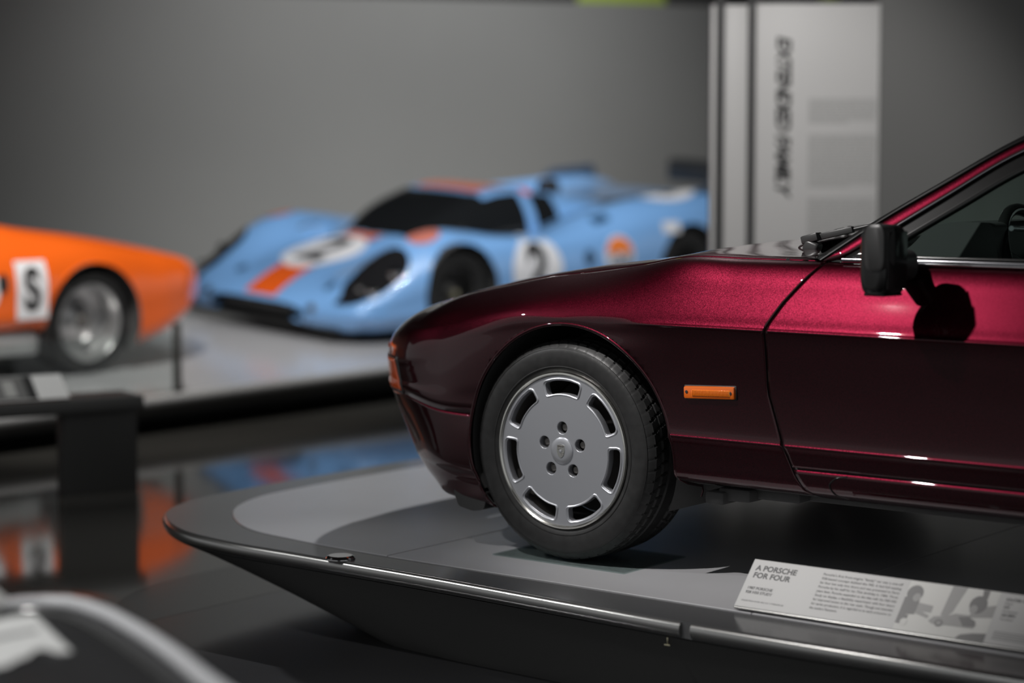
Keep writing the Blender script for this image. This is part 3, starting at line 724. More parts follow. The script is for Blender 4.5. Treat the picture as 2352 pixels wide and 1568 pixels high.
# wrap-round turn signal on the nose corner
def nose_patch(name, s0, s1, z0, z1, off, m, parent=None, skew=0):
    ns, nt_ = 26, 12; P = []
    for j in range(nt_):
        for i in range(ns):
            u, v = i / (ns - 1), j / (nt_ - 1); s = s0 + (s1 - s0) * u + skew * v * u; z = z0 + (z1 - z0) * v
            ts = trow(np.linspace(3, 13, 200)); row = BODY(np.full(200, s), ts); t_ = np.interp(z, row[:, 2], ts)
            p = BODY([s], [t_])[0]; n = BODY.normal([s], [t_])[0]
            if n[1] > 0 or (abs(n[1]) < .5 and n[0] > 0): n = -n
            P.append(p + n * off)
    o = obj(name, P, grid_faces(ns, nt_), m, parent, True)
    bm = bmesh.new(); bm.from_mesh(o.data); bm.normal_update()
    if sum((f.normal.x + f.normal.y) * f.calc_area() for f in bm.faces) > 0: bmesh.ops.reverse_faces(bm, faces=bm.faces)
    bm.to_mesh(o.data); bm.free()
    md = o.modifiers.new('thickness', 'SOLIDIFY'); md.thickness = .008; md.offset = -1
    return o
sg = nose_patch('turn_signal', -1.02, -.640, .440, .532, .004, 'signal_red', car, -.04); mirror(sg)
sb = nose_patch('signal_surround', -1.04, -.630, .430, .540, .0015, 'black_satin', car, -.03); mirror(sb)
sf = nose_patch('headlight_marker', -.98, -.80, .556, .568, .003, 'signal_red', car); mirror(sf)

# ---------------- greenhouse
LO = [(.76, .086, .876), (.906, .15, .979), (1.038, .202, 1.064), (1.238, .279, 1.188), (1.42, .335, 1.268), (1.65, .375, 1.306), (2.2, .39, 1.315), (2.8, .37, 1.22), (3.3, .30, 1.03)]
LT = [(.777, .079, .869), (.933, .152, .984), (1.05, .200, 1.059), (1.245, .270, 1.177), (1.43, .318, 1.246), (1.65, .357, 1.284), (2.2, .37, 1.293), (2.8, .35, 1.20), (3.35, .27, .98)]
LP = [(.830, .083, .874), (.892, .109, .914), (.961, .136, .957), (1.071, .182, 1.032), (1.238, .25, 1.142), (1.44, .302, 1.222), (1.66, .337, 1.256), (2.2, .35, 1.265), (2.8, .32, 1.16), (3.3, .22, .94)]
LF = [(.930, .088, .880), (.983, .112, .918), (1.019, .128, .944), (1.119, .169, 1.01), (1.264, .226, 1.103), (1.46, .280, 1.18), (1.67, .312, 1.212), (2.2, .32, 1.22), (2.7, .28, 1.13), (3.0, .18, .99), (3.1, .10, .889)]
def strip(name, A, B, m, n=80, out=0.0, mid=0.0, solid=.006, parent=car):
    a = smooth_path(A, n); b = smooth_path(B, n); nrm = np.array([0, -.85, .527])
    rows = []
    for k, f in enumerate((0, .25, .5, .75, 1)): rows.append(a * (1 - f) + b * f + nrm * (out + mid * math.sin(math.pi * f)))
    V = np.vstack(rows); o = obj(name, V, grid_faces(n, 5, False), m, parent)
    md = o.modifiers.new('thickness', 'SOLIDIFY'); md.thickness = solid; md.offset = -1 ; md.use_even_offset = False
    bm = bmesh.new(); bm.from_mesh(o.data); bm.normal_update()
    if sum(f.normal.y for f in bm.faces) > 0: bmesh.ops.reverse_faces(bm, faces=bm.faces)
    bm.to_mesh(o.data); bm.free()
    mirror(o); return o
strip('windscreen_trim', LO, LT, 'black_gloss', 80, .001, .001, .008)
strip('roof_pillar', LT, LP, 'maroon', 80, 0, .004, .010)
strip('window_frame', LP, LF, 'black_gloss', 80, -.002, .0, .012)
for o in (tube('trim_bead', np.array(smooth_path(LT, 90)) + np.array([0, -.003, .002]), .0022, 'black_gloss', car, 6),
          tube('pillar_bead', np.array(smooth_path(LP[2:], 90)) + np.array([0, -.005, .001]), .0038, 'dark_chrome', car, 8)): mirror(o)
# side glass
n = 70; a = smooth_path(LF, n); bl = np.c_[a[:, 0], np.full(n, .090), np.full(n, .880)]
V = np.vstack([a, (a + bl) / 2 + np.array([0, -.004, 0]), bl]); gl = obj('side_glass', V, grid_faces(n, 3), 'car_glass', car); mirror(gl)
bp = strip('centre_pillar', [(1.73, .312, 1.214), (1.70, .20, 1.05), (1.69, .088, .882)], [(1.80, .314, 1.214), (1.79, .20, 1.05), (1.79, .088, .882)], 'black_gloss', 10, .002)
# window waist mouldings
for o in (tube('waist_strip', [(.845, .070, .8735), (1.0, .070, .8745), (1.4, .070, .8745), (2.4, .070, .876), (3.05, .09, .887)], .0070, 'dark_chrome', car, 10, 60),
          tube('waist_strip_upper', [(.94, .082, .8835), (1.4, .082, .8835), (2.4, .082, .885), (3.05, .095, .893)], .0045, 'black_gloss', car, 10, 60),
          tube('waist_strip_bead', [(1.03, .0625, .8690), (1.4, .0625, .8690), (2.4, .0625, .870), (3.0, .08, .88)], .0028, 'chrome', car, 8, 60)): mirror(o)
# windscreen, cowl, roof, rear glass
nu, nv2 = 24, 24; a = smooth_path(LO[:5], nu); P = []
for i in range(nu):
    m_ = a[i].copy(); m_[1] = YM - m_[1]; f = i / (nu - 1); bul = .20 * (1 - f) + .06 * f
    for j in range(nv2):
        v = j / (nv2 - 1); p = a[i] * (1 - v) + m_ * v; k = 1 - (2 * v - 1)**2; p = p + np.array([-bul * k, 0, -.004 * k]); P.append(p)
obj('windscreen', P, grid_faces(nv2, nu), 'car_glass', car)
base = np.array(P[:nv2]); cw = np.vstack([base + np.array([-.07, 0, -.012]), base + np.array([0.01, 0, .0])]); obj('cowl', cw, grid_faces(nv2, 2), 'black_satin', car)
tube('bonnet_seal', base + np.array([-.085, 0, -.008]), .005, 'black_satin', car, 8)
a = smooth_path(LO[4:], 40); P = []
for i in range(40):
    m_ = a[i].copy(); m_[1] = YM - m_[1]; f = i / 39
    for j in range(nv2):
        v = j / (nv2 - 1); k = 1 - (2 * v - 1)**2; P.append(a[i] * (1 - v) + m_ * v + np.array([-.10 * k * (1 - f), 0, .04 * k]))
obj('roof', P, grid_faces(nv2, 40), 'maroon', car)
# interior
obj_bm('dashboard', prism([(.52, .60), (.52, .855), (.58, .872), (.78, .874), (.92, .862), (1.06, .845), (1.12, .80), (1.14, .60)], .14, 1.66), 'dash', car)
obj_bm('instrument_binnacle', prism(round_poly([(.84, .84), (.93, .912), (.972, .957), (1.05, .970), (1.15, .968), (1.17, .84)], .02), .30, .78), 'dash', car)
stw = empty('steering_wheel'); stw.parent = car; stw.location = (1.19, .52, .83); stw.rotation_euler = (0, R_(66), 0)
lathe('wheel_rim', [(.185 + .016 * math.cos(t_), .016 * math.sin(t_)) for t_ in np.linspace(0, 2 * math.pi, 13)], 'black_gloss', stw, 48, 'Z', (0, 0, 0), 60)
lathe('hub', [(0, .02), (.06, .018), (.07, 0), (.06, -.03)], 'dash', stw, 24, 'Z')
for a_ in (20, 160, 200, 340): tube('spoke', [(.05 * math.cos(R_(a_ + 90)), .05 * math.sin(R_(a_ + 90)), 0), (.185 * math.cos(R_(a_ + 90)), .185 * math.sin(R_(a_ + 90)), 0)], .012, 'dash', stw, 8)
tube('indicator_stalk', [(1.19, .42, .95), (1.20, .30, .955)], .007, 'alloy', car, 8)
for y in (.50, 1.30):
    st = empty('seat'); st.parent = car; st.location = (0, 0, 0)
    box('cushion', (1.75, y, .50), (.55, .50, .16), 'dash', st, None, .05, 4)
    box('backrest', (2.05, y, .78), (.16, .50, .60), 'dash', st, Matrix.Rotation(R_(18), 3, 'Y'), .06, 4)
    box('headrest', (2.15, y, 1.12), (.10, .28, .18), 'dash', st, Matrix.Rotation(R_(10), 3, 'Y'), .04, 4)
# ---------------- door mirror
mi = empty('door_mirror'); mi.parent = car; mi.location = (1.062, -.118, .886); mi.rotation_euler = (0, 0, R_(-8))
def shell(name, rings, m, parent):
    V = []; F = []; k = 0
    for (cx, cy, cz, sx, sz, p) in rings:
        for t_ in np.linspace(0, 2 * math.pi, 65)[:-1]:
            c, s = math.cos(t_), math.sin(t_)
            V.append((cx + sx * np.sign(c) * abs(c)**p, cy, cz + sz * np.sign(s) * abs(s)**p))
    K = 64
    for i in range(len(rings) - 1):
        for j in range(K): F.append((i * K + j, i * K + (j + 1) % K, (i + 1) * K + (j + 1) % K, (i + 1) * K + j))
    F.append(tuple(range(K))[::-1]); F.append(tuple((len(rings) - 1) * K + j for j in range(K)))
    bm = bmesh.new(); me = bpy.data.meshes.new('t'); me.from_pydata(V, [], F); bm.from_mesh(me); bmesh.ops.recalc_face_normals(bm, faces=bm.faces)
    return obj_bm(name, bm, m, parent, True, 45)
shell('housing', [(0, -.058, 0, .022, .066, .6), (.0, -.056, 0, .030, .076, .55), (.0, -.046, 0, .037, .083, .5), (0, -.01, 0, .041, .086, .48), (0, .03, 0, .040, .085, .48), (0, .042, 0, .036, .080, .52), (0, .047, 0, .028, .070, .6)], 'black_gloss', mi)
shell('housing_rib', [(.012, -.064, .030, .020, .050, .6), (.012, -.060, .030, .028, .056, .5), (.012, -.02, .030, .032, .058, .45)], 'black_satin', mi)
box('lower_lip', (.0, -.004, -.0835), (.060, .078, .007), 'black_gloss', mi, None, .003)
box('mirror_glass', (.040, -.004, 0), (.004, .080, .140), 'black_gloss', mi, None, .0018)  # dark reflection put into the colour: black gloss instead of a mirror
shell('stalk', [(-.02, .06, -.01, .026, .030, .8), (-.03, .10, -.015, .030, .034, .8), (-.04, .15, -.018, .034, .038, .8)], 'black_satin', mi)
ml = lathe('mount_ring', [(.020, .004), (.026, -.003), (.031, .004)], 'black_gloss', car, 32, 'Y', (.985, .045, .873)); ml.scale = (1, 1, 1)
lathe('mount_seal', [(.013, -.002), (.016, -.004), (.019, -.002)], 'chrome', ml, 32, 'Y', (.985, .045, .873))
# ---------------- wipers
wp = empty('wiper'); wp.parent = car
box('pivot', (.610, .33, .893), (.045, .035, .035), 'black_satin', wp, Matrix.Rotation(R_(20), 3, 'Y'), .008, 3)
box('pivot_head', (.607, .33, .917), (.052, .034, .022), 'black_satin', wp, Matrix.Rotation(R_(-15), 3, 'Y'), .004)
box('arm_root', (.675, .345, .932), (.10, .020, .017), 'black_satin', wp, Matrix.Rotation(R_(-13), 3, 'Y') @ Matrix.Rotation(R_(6), 3, 'Z'), .003)
tube('arm', [(.71, .35, .940), (.80, .37, .962), (1.0, .45, 1.055)], .0045, 'black_satin', wp, 8)
tube('blade', [(.60, .62, .93), (.80, .50, .985), (1.05, .42, 1.10)], .006, 'rubber', wp, 8)
tube('washer_hose', [(.585, .33, .90), (.565, .335, .89), (.562, .345, .876), (.58, .35, .868), (.61, .34, .872)], .003, 'black_satin', wp, 6, 16)
wq = copy_tree(wp, car); wq.location = (-.24, .62, .0)
# fuel / jack cover outline on the sill
P = []
for x, z in ((.905, .328), (.870, .318), (.853, .300), (.858, .284), (.885, .262)):
    ts = trow(np.linspace(.3, 5, 200)); row = BODY(np.full(200, x), ts); P.append((x, float(np.interp(z, row[:, 2], row[:, 1])) - .0005, z))
jc = tube('jack_cover_seam', P, .0020, 'black_gloss', car, 6, 24); mirror(jc)
# ------------------------------------------------------------------ generic race-car shell
class Shell:
    """half-body loft (rows bottom->centre line), y>0 half; mirrored on demand"""
    def __init__(s, st):                      # st: list of (x, [(y,z)...])
        s.S = Surf(np.array([[(x, y, z) for y, z in r] for x, r in st]).transpose(1, 0, 2), [x for x, r in st]); s.n = len(st[0][1])
    def mesh(s, x0, x1, r0, r1, nx, sub, side, arches=(), keep=None, off=0.0):
        tv = []
        r = r0
        while r < r1 - 1e-9:
            nx_ = min(math.floor(r + 1e-9) + 1, r1); tv += list(np.linspace(r, nx_, sub, endpoint=False)); r = nx_
        tv.append(r1); tv = s.S.t(np.array(tv)); xv = np.linspace(x0, x1, nx)
        SS, TT = np.meshgrid(xv, tv); P = s.S(SS.ravel(), TT.ravel())
        if off:
            n = s.S.normal(SS.ravel(), TT.ravel()); n = np.where((n[:, 1:2] + n[:, 2:3] < 0), -n, n); P = P + n * off
        F = grid_faces(nx, len(tv))
        for (ax, az, ar) in arches:
            d = np.hypot(P[:, 0] - ax, P[:, 2] - az); ins = (d < ar) & (P[:, 1] > .45)
            F = [f for f in F if not all(ins[list(f)])]
            used = np.zeros(len(P), bool)
            for f in F: used[list(f)] = True
            mv = ins & used; k = ar / np.maximum(d[mv], 1e-6); P[mv, 0] = ax + (P[mv, 0] - ax) * k; P[mv, 2] = az + (P[mv, 2] - az) * k
        if keep: 
            cen = P[np.array(F)].mean(1); F = [f for f, c in zip(F, cen) if keep(c)]
        P = P.copy(); P[:, 1] *= side
        return P, F
    def part(s, name, x0, x1, r0, r1, nx, sub, m, parent, arches=(), keep=None, off=0.0, sides=(1, -1), solid=0.0, joined=True):
        V = []; F = []
        for sd in sides:
            P, f = s.mesh(x0, x1, r0, r1, nx, sub, sd, arches, keep, off); k = len(V); V += list(P); F += [tuple(i + k for i in (q if sd < 0 else q[::-1])) for q in f]
        bm = bmesh.new(); me = bpy.data.meshes.new('t'); me.from_pydata([tuple(map(float, v)) for v in V], [], F); bm.from_mesh(me); bpy.data.meshes.remove(me)
        bmesh.ops.delete(bm, geom=[v for v in bm.verts if not v.link_faces], context='VERTS')
        bmesh.ops.remove_doubles(bm, verts=bm.verts, dist=1e-4)
        bmesh.ops.recalc_face_normals(bm, faces=bm.faces)
        o = obj_bm(name, bm, m, parent, True, 60)
        if solid: md = o.modifiers.new('thickness', 'SOLIDIFY'); md.thickness = solid; md.offset = -1
        return o
    def top(s, x, y, off=.004):
        r = np.linspace(s.n - 5, s.n - 1, 160); t = s.S.t(r); row = s.S(np.full(160, x), t); a = abs(y); k = np.argsort(row[:, 1])
        z = np.interp(a, row[k, 1], row[k, 2]); return (x, y, z + off)
    def side(s, x, z, sd=-1, off=.004):
        r = np.linspace(1, 6, 160); t = s.S.t(r); row = s.S(np.full(160, x), t); k = np.argsort(row[:, 2])
        y = np.interp(z, row[k, 2], row[k, 1]); return (x, sd * (y + off), z)
def decal_grid(name, fn, uv, m, parent, nu=16, nv=16):
    """uv: (u,v) in 0..1 -> 2D; fn: 2D -> 3D"""
    V = [fn(*uv(i / (nu - 1), j / (nv - 1))) for j in range(nv) for i in range(nu)]
    return obj(name, V, grid_faces(nu, nv), m, parent)
def disc_uv(cx, cy, rx, ry): return lambda u, v: (cx + rx * v * math.cos(2 * math.pi * u), cy + ry * v * math.sin(2 * math.pi * u))
def rect_uv(x0, x1, y0, y1): return lambda u, v: (x0 + (x1 - x0) * u, y0 + (y1 - y0) * v)
def decal_text(name, s, size, fn, tf, m, parent, bold=.0, spacing=1.0):
    cu = bpy.data.curves.new(name, 'FONT'); cu.body = s; cu.size = size; cu.align_x = 'CENTER'; cu.align_y = 'CENTER'; cu.offset = bold; cu.resolution_u = 6; cu.space_character = spacing
    o = bpy.data.objects.new(name, cu); COL.objects.link(o); dg = bpy.context.evaluated_depsgraph_get(); me = bpy.data.meshes.new_from_object(o.evaluated_get(dg)); bpy.data.objects.remove(o)
    bm = bmesh.new(); bm.from_mesh(me)
    bmesh.ops.triangulate(bm, faces=bm.faces); 
    for _ in range(2): bmesh.ops.subdivide_edges(bm, edges=[e for e in bm.edges if e.calc_length() > size * .12], cuts=1)
    bmesh.ops.triangulate(bm, faces=bm.faces)
    for v in bm.verts: v.co = Vector(fn(*tf(v.co.x, v.co.y)))
    return obj_bm(name, bm, m, parent, False)
def race_wheel(parent, loc, r, wdt, rim_r, rim_m, hub_m, dish=.10, sd=-1):
    w = empty('wheel'); w.parent = parent; w.location = loc
    if sd > 0: w.rotation_euler = (0, 0, math.pi)
    lathe('tyre', [(rim_r, .03), (rim_r + .008, .006), (rim_r + .03, 0), (r - .02, .004), (r - .004, .022), (r, .05), (r, wdt - .05), (r - .006, wdt - .02), (r - .03, wdt), (rim_r, wdt - .02)], 'rubber', w, 48)
    lathe('rim', [(rim_r, .02), (rim_r - .004, .008), (rim_r - .012, .008), (rim_r - .02, .02), (rim_r - .035, dish), (rim_r * .62, dish + .015), (rim_r * .58, dish - .005), (rim_r * .5, dish - .015), (rim_r * .30, dish - .03), (.045, dish - .04), (.045, dish + .02), (0, dish + .02)], rim_m, w, 40)
    lathe('hub_nut', [(0, dish - .075), (.028, dish - .07), (.040, dish - .045), (.045, dish - .03)], hub_m, w, 16)
    return w

# ------------------------------------------------------------------ banked platform of the two racing cars
def plat_z(X, Y): return ZD + .006 + .069 * (-5.28 - X) + .012 * (Y - 5.74)
rp = empty('racing_platform'); tag(rp, 'long low grey platform carrying the orange and the powder blue racing cars', 'platform')
Y0, Y1, X0_, X1_ = -1.2, 9.5, -4.60, -7.55
def slab(name, x0, x1, y0, y1, dz0, dz1, m):
    V = [(x, y, plat_z(x, y) + dz) for dz in (dz0, dz1) for x, y in ((x0, y0), (x1, y0), (x1, y1), (x0, y1))]
    bm = bmesh.new(); me = bpy.data.meshes.new('t'); me.from_pydata(V, [], [(0, 1, 2, 3), (7, 6, 5, 4), (0, 4, 5, 1), (1, 5, 6, 2), (2, 6, 7, 3), (3, 7, 4, 0)]); bm.from_mesh(me)
    bmesh.ops.recalc_face_normals(bm, faces=bm.faces); return obj_bm(name, bm, m, rp, False)
ys = np.linspace(Y0, Y1, 10)
for i in range(9): slab('deck_panel', -4.74, X1_, ys[i] + .002, ys[i + 1] - .002, -.04, 0, 'race_deck')
slab('deck_border', -4.625, -4.741, Y0, Y1, -.04, -.001, 'race_deck')
for i in range(3):
    ya, yb = Y0 + i * 3.6 + .003, Y0 + (i + 1) * 3.6 - .003
    V = []; sc_ = [(.03, 0), (.008, -.003), (0, -.015), (0, -.035), (.008, -.05), (.03, -.056)]
    for a_, z in sc_: V += [(-4.60 - a_, ya, plat_z(-4.6 - a_, ya) + z), (-4.60 - a_, yb, plat_z(-4.6 - a_, yb) + z)]
    F = [(2 * k, 2 * k + 1, 2 * k + 3, 2 * k + 2) for k in range(5)]; obj('rim_segment', V, F, 'race_rim', rp, True, 60)
V = [(-4.63, Y0, plat_z(-4.63, Y0) - .055), (-4.63, Y1, plat_z(-4.63, Y1) - .055), (-5.0, Y1, 0), (-5.0, Y0, 0)]
obj('skirt', V + [(X1_, Y0, 0), (X1_, Y1, 0), (X1_, Y0, plat_z(X1_, Y0) - .02), (X1_, Y1, plat_z(X1_, Y1) - .02)], [(0, 1, 2, 3), (4, 5, 7, 6), (0, 3, 4, 6), (1, 7, 5, 2)], 'plinth', rp, False)
# glass guard along the orange car
gb = empty('glass_barrier'); tag(gb, 'low clear glass guard with a slim post beside the orange car', 'barrier')
for y in (2.868, .9):
    box('post', (-4.65, y, plat_z(-4.65, y) + .185), (.034, .034, .37), 'barrier_post', gb, None, .004)
box('glass_pane', (-4.65, 1.884, plat_z(-4.65, 1.884) + .17), (.008, 1.93, .34), 'clear_glass', gb)
box('glass_pane', (-4.65, -.08, plat_z(-4.65, -.08) + .17), (.008, 1.92, .34), 'clear_glass', gb)

# ------------------------------------------------------------------ powder blue racing car (local x: nose to tail, y>0 far side)
def euler_m(yaw, pit, rol):
    return Matrix.Rotation(yaw, 3, 'Z') @ Matrix.Rotation(pit, 3, 'Y') @ Matrix.Rotation(rol, 3, 'X')
mb3 = euler_m(R_(84.3), R_(-0.75), R_(3.97))
mb = mb3.to_4x4(); mb.translation = Vector((-6.163, 4.961, .036 + ZD))
blue = empty('blue_racing_car', (0, 0, 0), mb); tag(blue, 'powder blue racing car with orange stripe and number two roundels on the platform', 'car')
def bst(x, w, zb, zsh, yf, zf, yv, zv, zc, zb0=None):
    return (x, [(w * .7, zb), (w - .04, zb), (w - .005, zb + .05), (w, zb + (zsh - zb) * .45), (w - .006, zb + (zsh - zb) * .75), (w - .05, zsh), (yf, zf), (yv, zv), (.2, zc), (0, zc)])
BL = Shell([bst(0, .50, .15, .205, .38, .225, .30, .232, .235), bst(.05, .76, .13, .23, .60, .265, .40, .275, .275), bst(.2, .93, .12, .31, .72, .385, .42, .365, .365), bst(.4, .965, .115, .41, .73, .53, .43, .445, .450),
            bst(.6, .98, .11, .50, .74, .645, .44, .505, .52), bst(.90, .99, .11, .59, .74, .715, .45, .57, .60), bst(1.15, .985, .10, .60, .74, .70, .46, .61, .645), bst(1.45, .975, .10, .61, .76, .665, .50, .62, .64),
            bst(1.9, .97, .10, .61, .76, .665, .52, .63, .64), bst(2.4, .98, .10, .64, .75, .77, .52, .75, .79), bst(2.8, .99, .10, .71, .76, .855, .52, .80, .83), bst(3.25, 1.0, .10, .76, .76, .895, .52, .82, .84),
            bst(3.7, .99, .14, .77, .76, .92, .52, .86, .86), bst(4.05, .95, .25, .78, .76, .92, .52, .87, .87), bst(4.2, .94, .35, .76, .76, .90, .52, .86, .86)])
ba = [(.94, .31, .335), (3.30, .335, .37)]
BL.part('body', 0, 4.2, 0, 9, 220, 5, 'blue', blue, ba)
for (ax, az, ar) in ba:
    for sd in (1, -1):
        V = []; n = 40
        for y in (.975, .55):
            for a in np.linspace(-35, 215, n): V.append((ax + ar * math.cos(R_(a)), sd * y, az + ar * math.sin(R_(a))))
        F = [(i, i + 1, n + i + 1, n + i) for i in range(n - 1)] + [tuple(n + i for i in range(n))]; obj('wheel_well', V, F, 'liner', blue)
for sd in (-1, 1):
    race_wheel(blue, (.94, sd * .94, .30), .30, .25, .195, 'black_satin', 'gold_hub', .10, sd); race_wheel(blue, (3.30, sd * .95, .33), .33, .36, .195, 'black_satin', 'gold_hub', .12, sd)
box('floor_tray', (2.0, 0, .09), (3.7, 1.5, .05), 'liner', blue)
# canopy
def cst(x, w, zb, top_): return (x, [(w, zb), (w - .01, zb + (top_ - zb) * .25), (w - .06, zb + (top_ - zb) * .6), (w * .72, zb + (top_ - zb) * .93), (w * .40, top_ - .004), (0, top_)])
CN = Shell([cst(1.00, .20, .58, .62), cst(1.08, .36, .58, .66), cst(1.22, .48, .58, .73), cst(1.40, .54, .58, .815), cst(1.6, .56, .56, .885), cst(1.8, .57, .57, .932), cst(2.1, .57, .59, .938), cst(2.4, .57, .64, .905), cst(2.7, .56, .70, .865), cst(3.0, .52, .75, .82)])
CN.part('windscreen', 1.00, 1.66, 0, 5, 40, 4, 'dark_glass', blue)
for sd in (-1, 1):
    CN.part('side_window', 1.66, 1.99, 0, 2.9, 24, 4, 'dark_glass', blue, sides=(sd,))
    CN.part('window_pillar', 1.99, 2.09, 0, 2.9, 8, 4, 'blue', blue, sides=(sd,))
    CN.part('rear_side_window', 2.09, 2.32, .3, 2.9, 16, 4, 'dark_glass', blue, sides=(sd,))
    CN.part('window_frame', 1.60, 2.0, 0, .22, 20, 2, 'blue', blue, sides=(sd,), off=.006)
CN.part('roof', 1.66, 2.32, 2.9, 5, 40, 4, 'blue', blue)
CN.part('engine_cover', 2.32, 3.0, 0, 5, 40, 4, 'blue', blue)
CN.part('roof_stripe', 1.72, 2.30, 3.6, 5, 40, 3, 'race_orange', blue, off=.004)
CN.part('roof_band', 2.06, 2.14, 2.8, 3.7, 6, 3, 'race_orange', blue, off=.004)
# headlight bays with lamps
for sd in (-1, 1):
    V = []; nu, nv2_ = 30, 14
    for j in range(nv2_):
        for i in range(nu):
            uu = i / (nu - 1); q = max(0.0, 1 - abs(2 * uu - 1)**2.6); ss = .065 + .50 * uu; rw = 5.62 + .30 * (1 - uu) * 0 + (.66 * q**.6 + .01) * (2 * j / (nv2_ - 1) - 1)
            t_ = BL.S.t(rw); p = BL.S([ss], [t_])[0]; n_ = BL.S.normal([ss], [t_])[0]
            if n_[1] + n_[2] < 0: n_ = -n_
            p = p + n_ * .006; p[1] *= sd; V.append(p)
    hb = obj('headlight_bay', V, grid_faces(nu, nv2_, sd > 0), 'lens_cover', blue)
    for (x, rw, rr_) in ((.41, 5.25, .046), (.23, 5.20, .040), (.20, 5.6, .030)):
        px = BL.S([x], [BL.S.t(rw)])[0]; bm = bmesh.new(); bmesh.ops.create_uvsphere(bm, u_segments=16, v_segments=10, radius=rr_); bmesh.ops.translate(bm, vec=(px[0] + .006, sd * (px[1] - .006), px[2] + .004), verts=bm.verts)
        obj_bm('headlamp', bm, 'lamp_glass', hb)
# stripe, roundels, stickers
tp = lambda x, y: BL.top(x, y)
tp2 = lambda x, y: BL.top(x, y, .0065)
tp3 = lambda x, y: BL.top(x, y, .009)
decal_grid('nose_stripe', tp, rect_uv(.03, .98, -.15, .15), 'race_orange', blue, 40, 10)
decal_grid('nose_roundel', tp2, disc_uv(.60, .02, .28, .30), 'white', blue, 40, 10)
decal_text('nose_number', '2', .52, tp3, lambda u, v: (.60 + v, .02 - u), 'decal_black', blue, .02)
sdp = lambda x, z: BL.side(x, z); sd2 = lambda x, z: BL.side(x, z, -1, .007); sd3 = lambda x, z: BL.side(x, z, -1, .0095)
decal_grid('door_roundel', sdp, disc_uv(1.66, .44, .25, .22), 'white', blue, 40, 8)
decal_text('door_number', '2', .42, sd2, lambda u, v: (1.66 + u, .44 + v), 'decal_black', blue, .02)
decal_grid('tail_roundel', tp, disc_uv(3.28, -.70, .32, .15), 'white', blue, 32, 8)
decal_text('tail_number', '2', .32, tp2, lambda u, v: (3.28 + u, -.70 + v * .7), 'decal_black', blue, .01)
decal_grid('sponsor_disc', sdp, disc_uv(2.50, .49, .15, .15), 'white', blue, 32, 6)
decal_grid('sponsor_disc_top', sd2, lambda u, v: (2.50 + .14 * (2 * u - 1) * math.sqrt(max(0, 1 - (.2 + .8 * v)**2)) / 1.0, .49 + .14 * (.2 + .8 * v)), 'decal_orange', blue, 20, 10)
decal_text('sponsor_name', 'Gulf', .12, sd2, lambda u, v: (2.50 + u, .46 + v), 'decal_blue', blue, .004)
decal_text('maker_name', 'PORSCHE', .10, lambda x, z: (lambda p: (p[0], p[1], p[2]))(BL.top(x, -.66 + (z - .7) * .9, .006)), lambda u, v: (2.30 + u, .7 + v), 'decal_blue', blue, .003)
decal_grid('filler_cap', sd2, disc_uv(2.19, .50, .055, .055), 'decal_blue', blue, 24, 4)
decal_grid('sponsor_patch', sdp, rect_uv(2.98, 3.16, .64, .72), 'white', blue)
for (x, y) in ((.76, -.77), (.80, .76)): decal_grid('maker_patch', tp, disc_uv(x, y, .13, .075), 'decal_red', blue, 24, 5)
for (x, y) in ((.22, .42), (.17, -.54)): decal_grid('bonnet_catch', tp2, disc_uv(x, y, .04, .035), 'decal_blue', blue, 16, 4)
decal_grid('side_vent', lambda x, y: BL.top(x, y, .006), rect_uv(2.36, 2.52, -.86, -.79), 'decal_blue', blue, 8, 4)
decal_grid('deck_opening', tp2, rect_uv(2.95, 3.5, -.50, -.30), 'decal_black', blue, 12, 4)
box('nose_grille', (.035, 0, .195), (.06, .72, .05), 'black_satin', blue, None, .015)
for y in (-.52, .52): lathe('brake_duct', [(0, -.02), (.04, -.02), (.055, 0), (.05, .03)], 'black_satin', blue, 16, 'X', (.03, y, .20))
box('splitter', (.12, 0, .10), (.20, 1.50, .03), 'black_satin', blue, None, .01)
for y in (-.80, .80): obj_bm('tail_fin', prism(round_poly([(3.55, .90), (3.7, .975), (4.2, 1.01), (4.24, .90)], .04), y - .01, y + .01), 'fin_shaded_blue', blue)
box('tail_spoiler', (4.16, -.38, 1.03), (.16, .60, .17), 'black_satin', blue, None, .02)
lathe('air_intake', [(0, -.1), (.06, -.1), (.07, 0), (.06, .02)], 'black_satin', blue, 16, 'X', (2.5, -.3, .93))

# ------------------------------------------------------------------ orange racing car (local x: visible end backwards, y>0 towards the camera)
mo = Matrix(((0, math.cos(R_(3.95)), math.sin(R_(3.95)), -6.15), (-1, 0, 0, 3.95), (0, -math.sin(R_(3.95)), math.cos(R_(3.95)), plat_z(-6.15, 2.9)), (0, 0, 0, 1)))
org = empty('orange_racing_car', (0, 0, 0), mo); tag(org, 'bright orange racing car with white S plate and deep silver wheel', 'car')
def ost(x, w, zb, zsh, yf, zf, zc): return (x, [(w * .7, zb), (w - .05, zb), (w - .01, zb + .03), (w, zb + (zsh - zb) * .4), (w - .01, zb + (zsh - zb) * .75), (w - .05, zsh), (yf, zf), (yf * .62, (zf + zc) / 2), (.18, zc), (0, zc)])
OR = Shell([ost(0, .34, .40, .52, .20, .545, .55), ost(.10, .58, .36, .555, .40, .58, .585), ost(.25, .72, .30, .58, .52, .615, .62), ost(.45, .79, .22, .60, .58, .655, .645), ost(.70, .815, .15, .62, .60, .70, .67), ost(1.07, .825, .14, .645, .60, .755, .71),
            ost(1.4, .82, .27, .65, .60, .79, .76), ost(1.7, .815, .27, .67, .60, .835, .82), ost(2.1, .81, .27, .68, .58, .89, .95), ost(2.6, .81, .27, .68, .55, .92, 1.0), ost(3.1, .81, .27, .68, .55, .88, .93), ost(3.7, .78, .27, .64, .52, .76, .78), ost(4.1, .60, .33, .55, .4, .62, .63)])
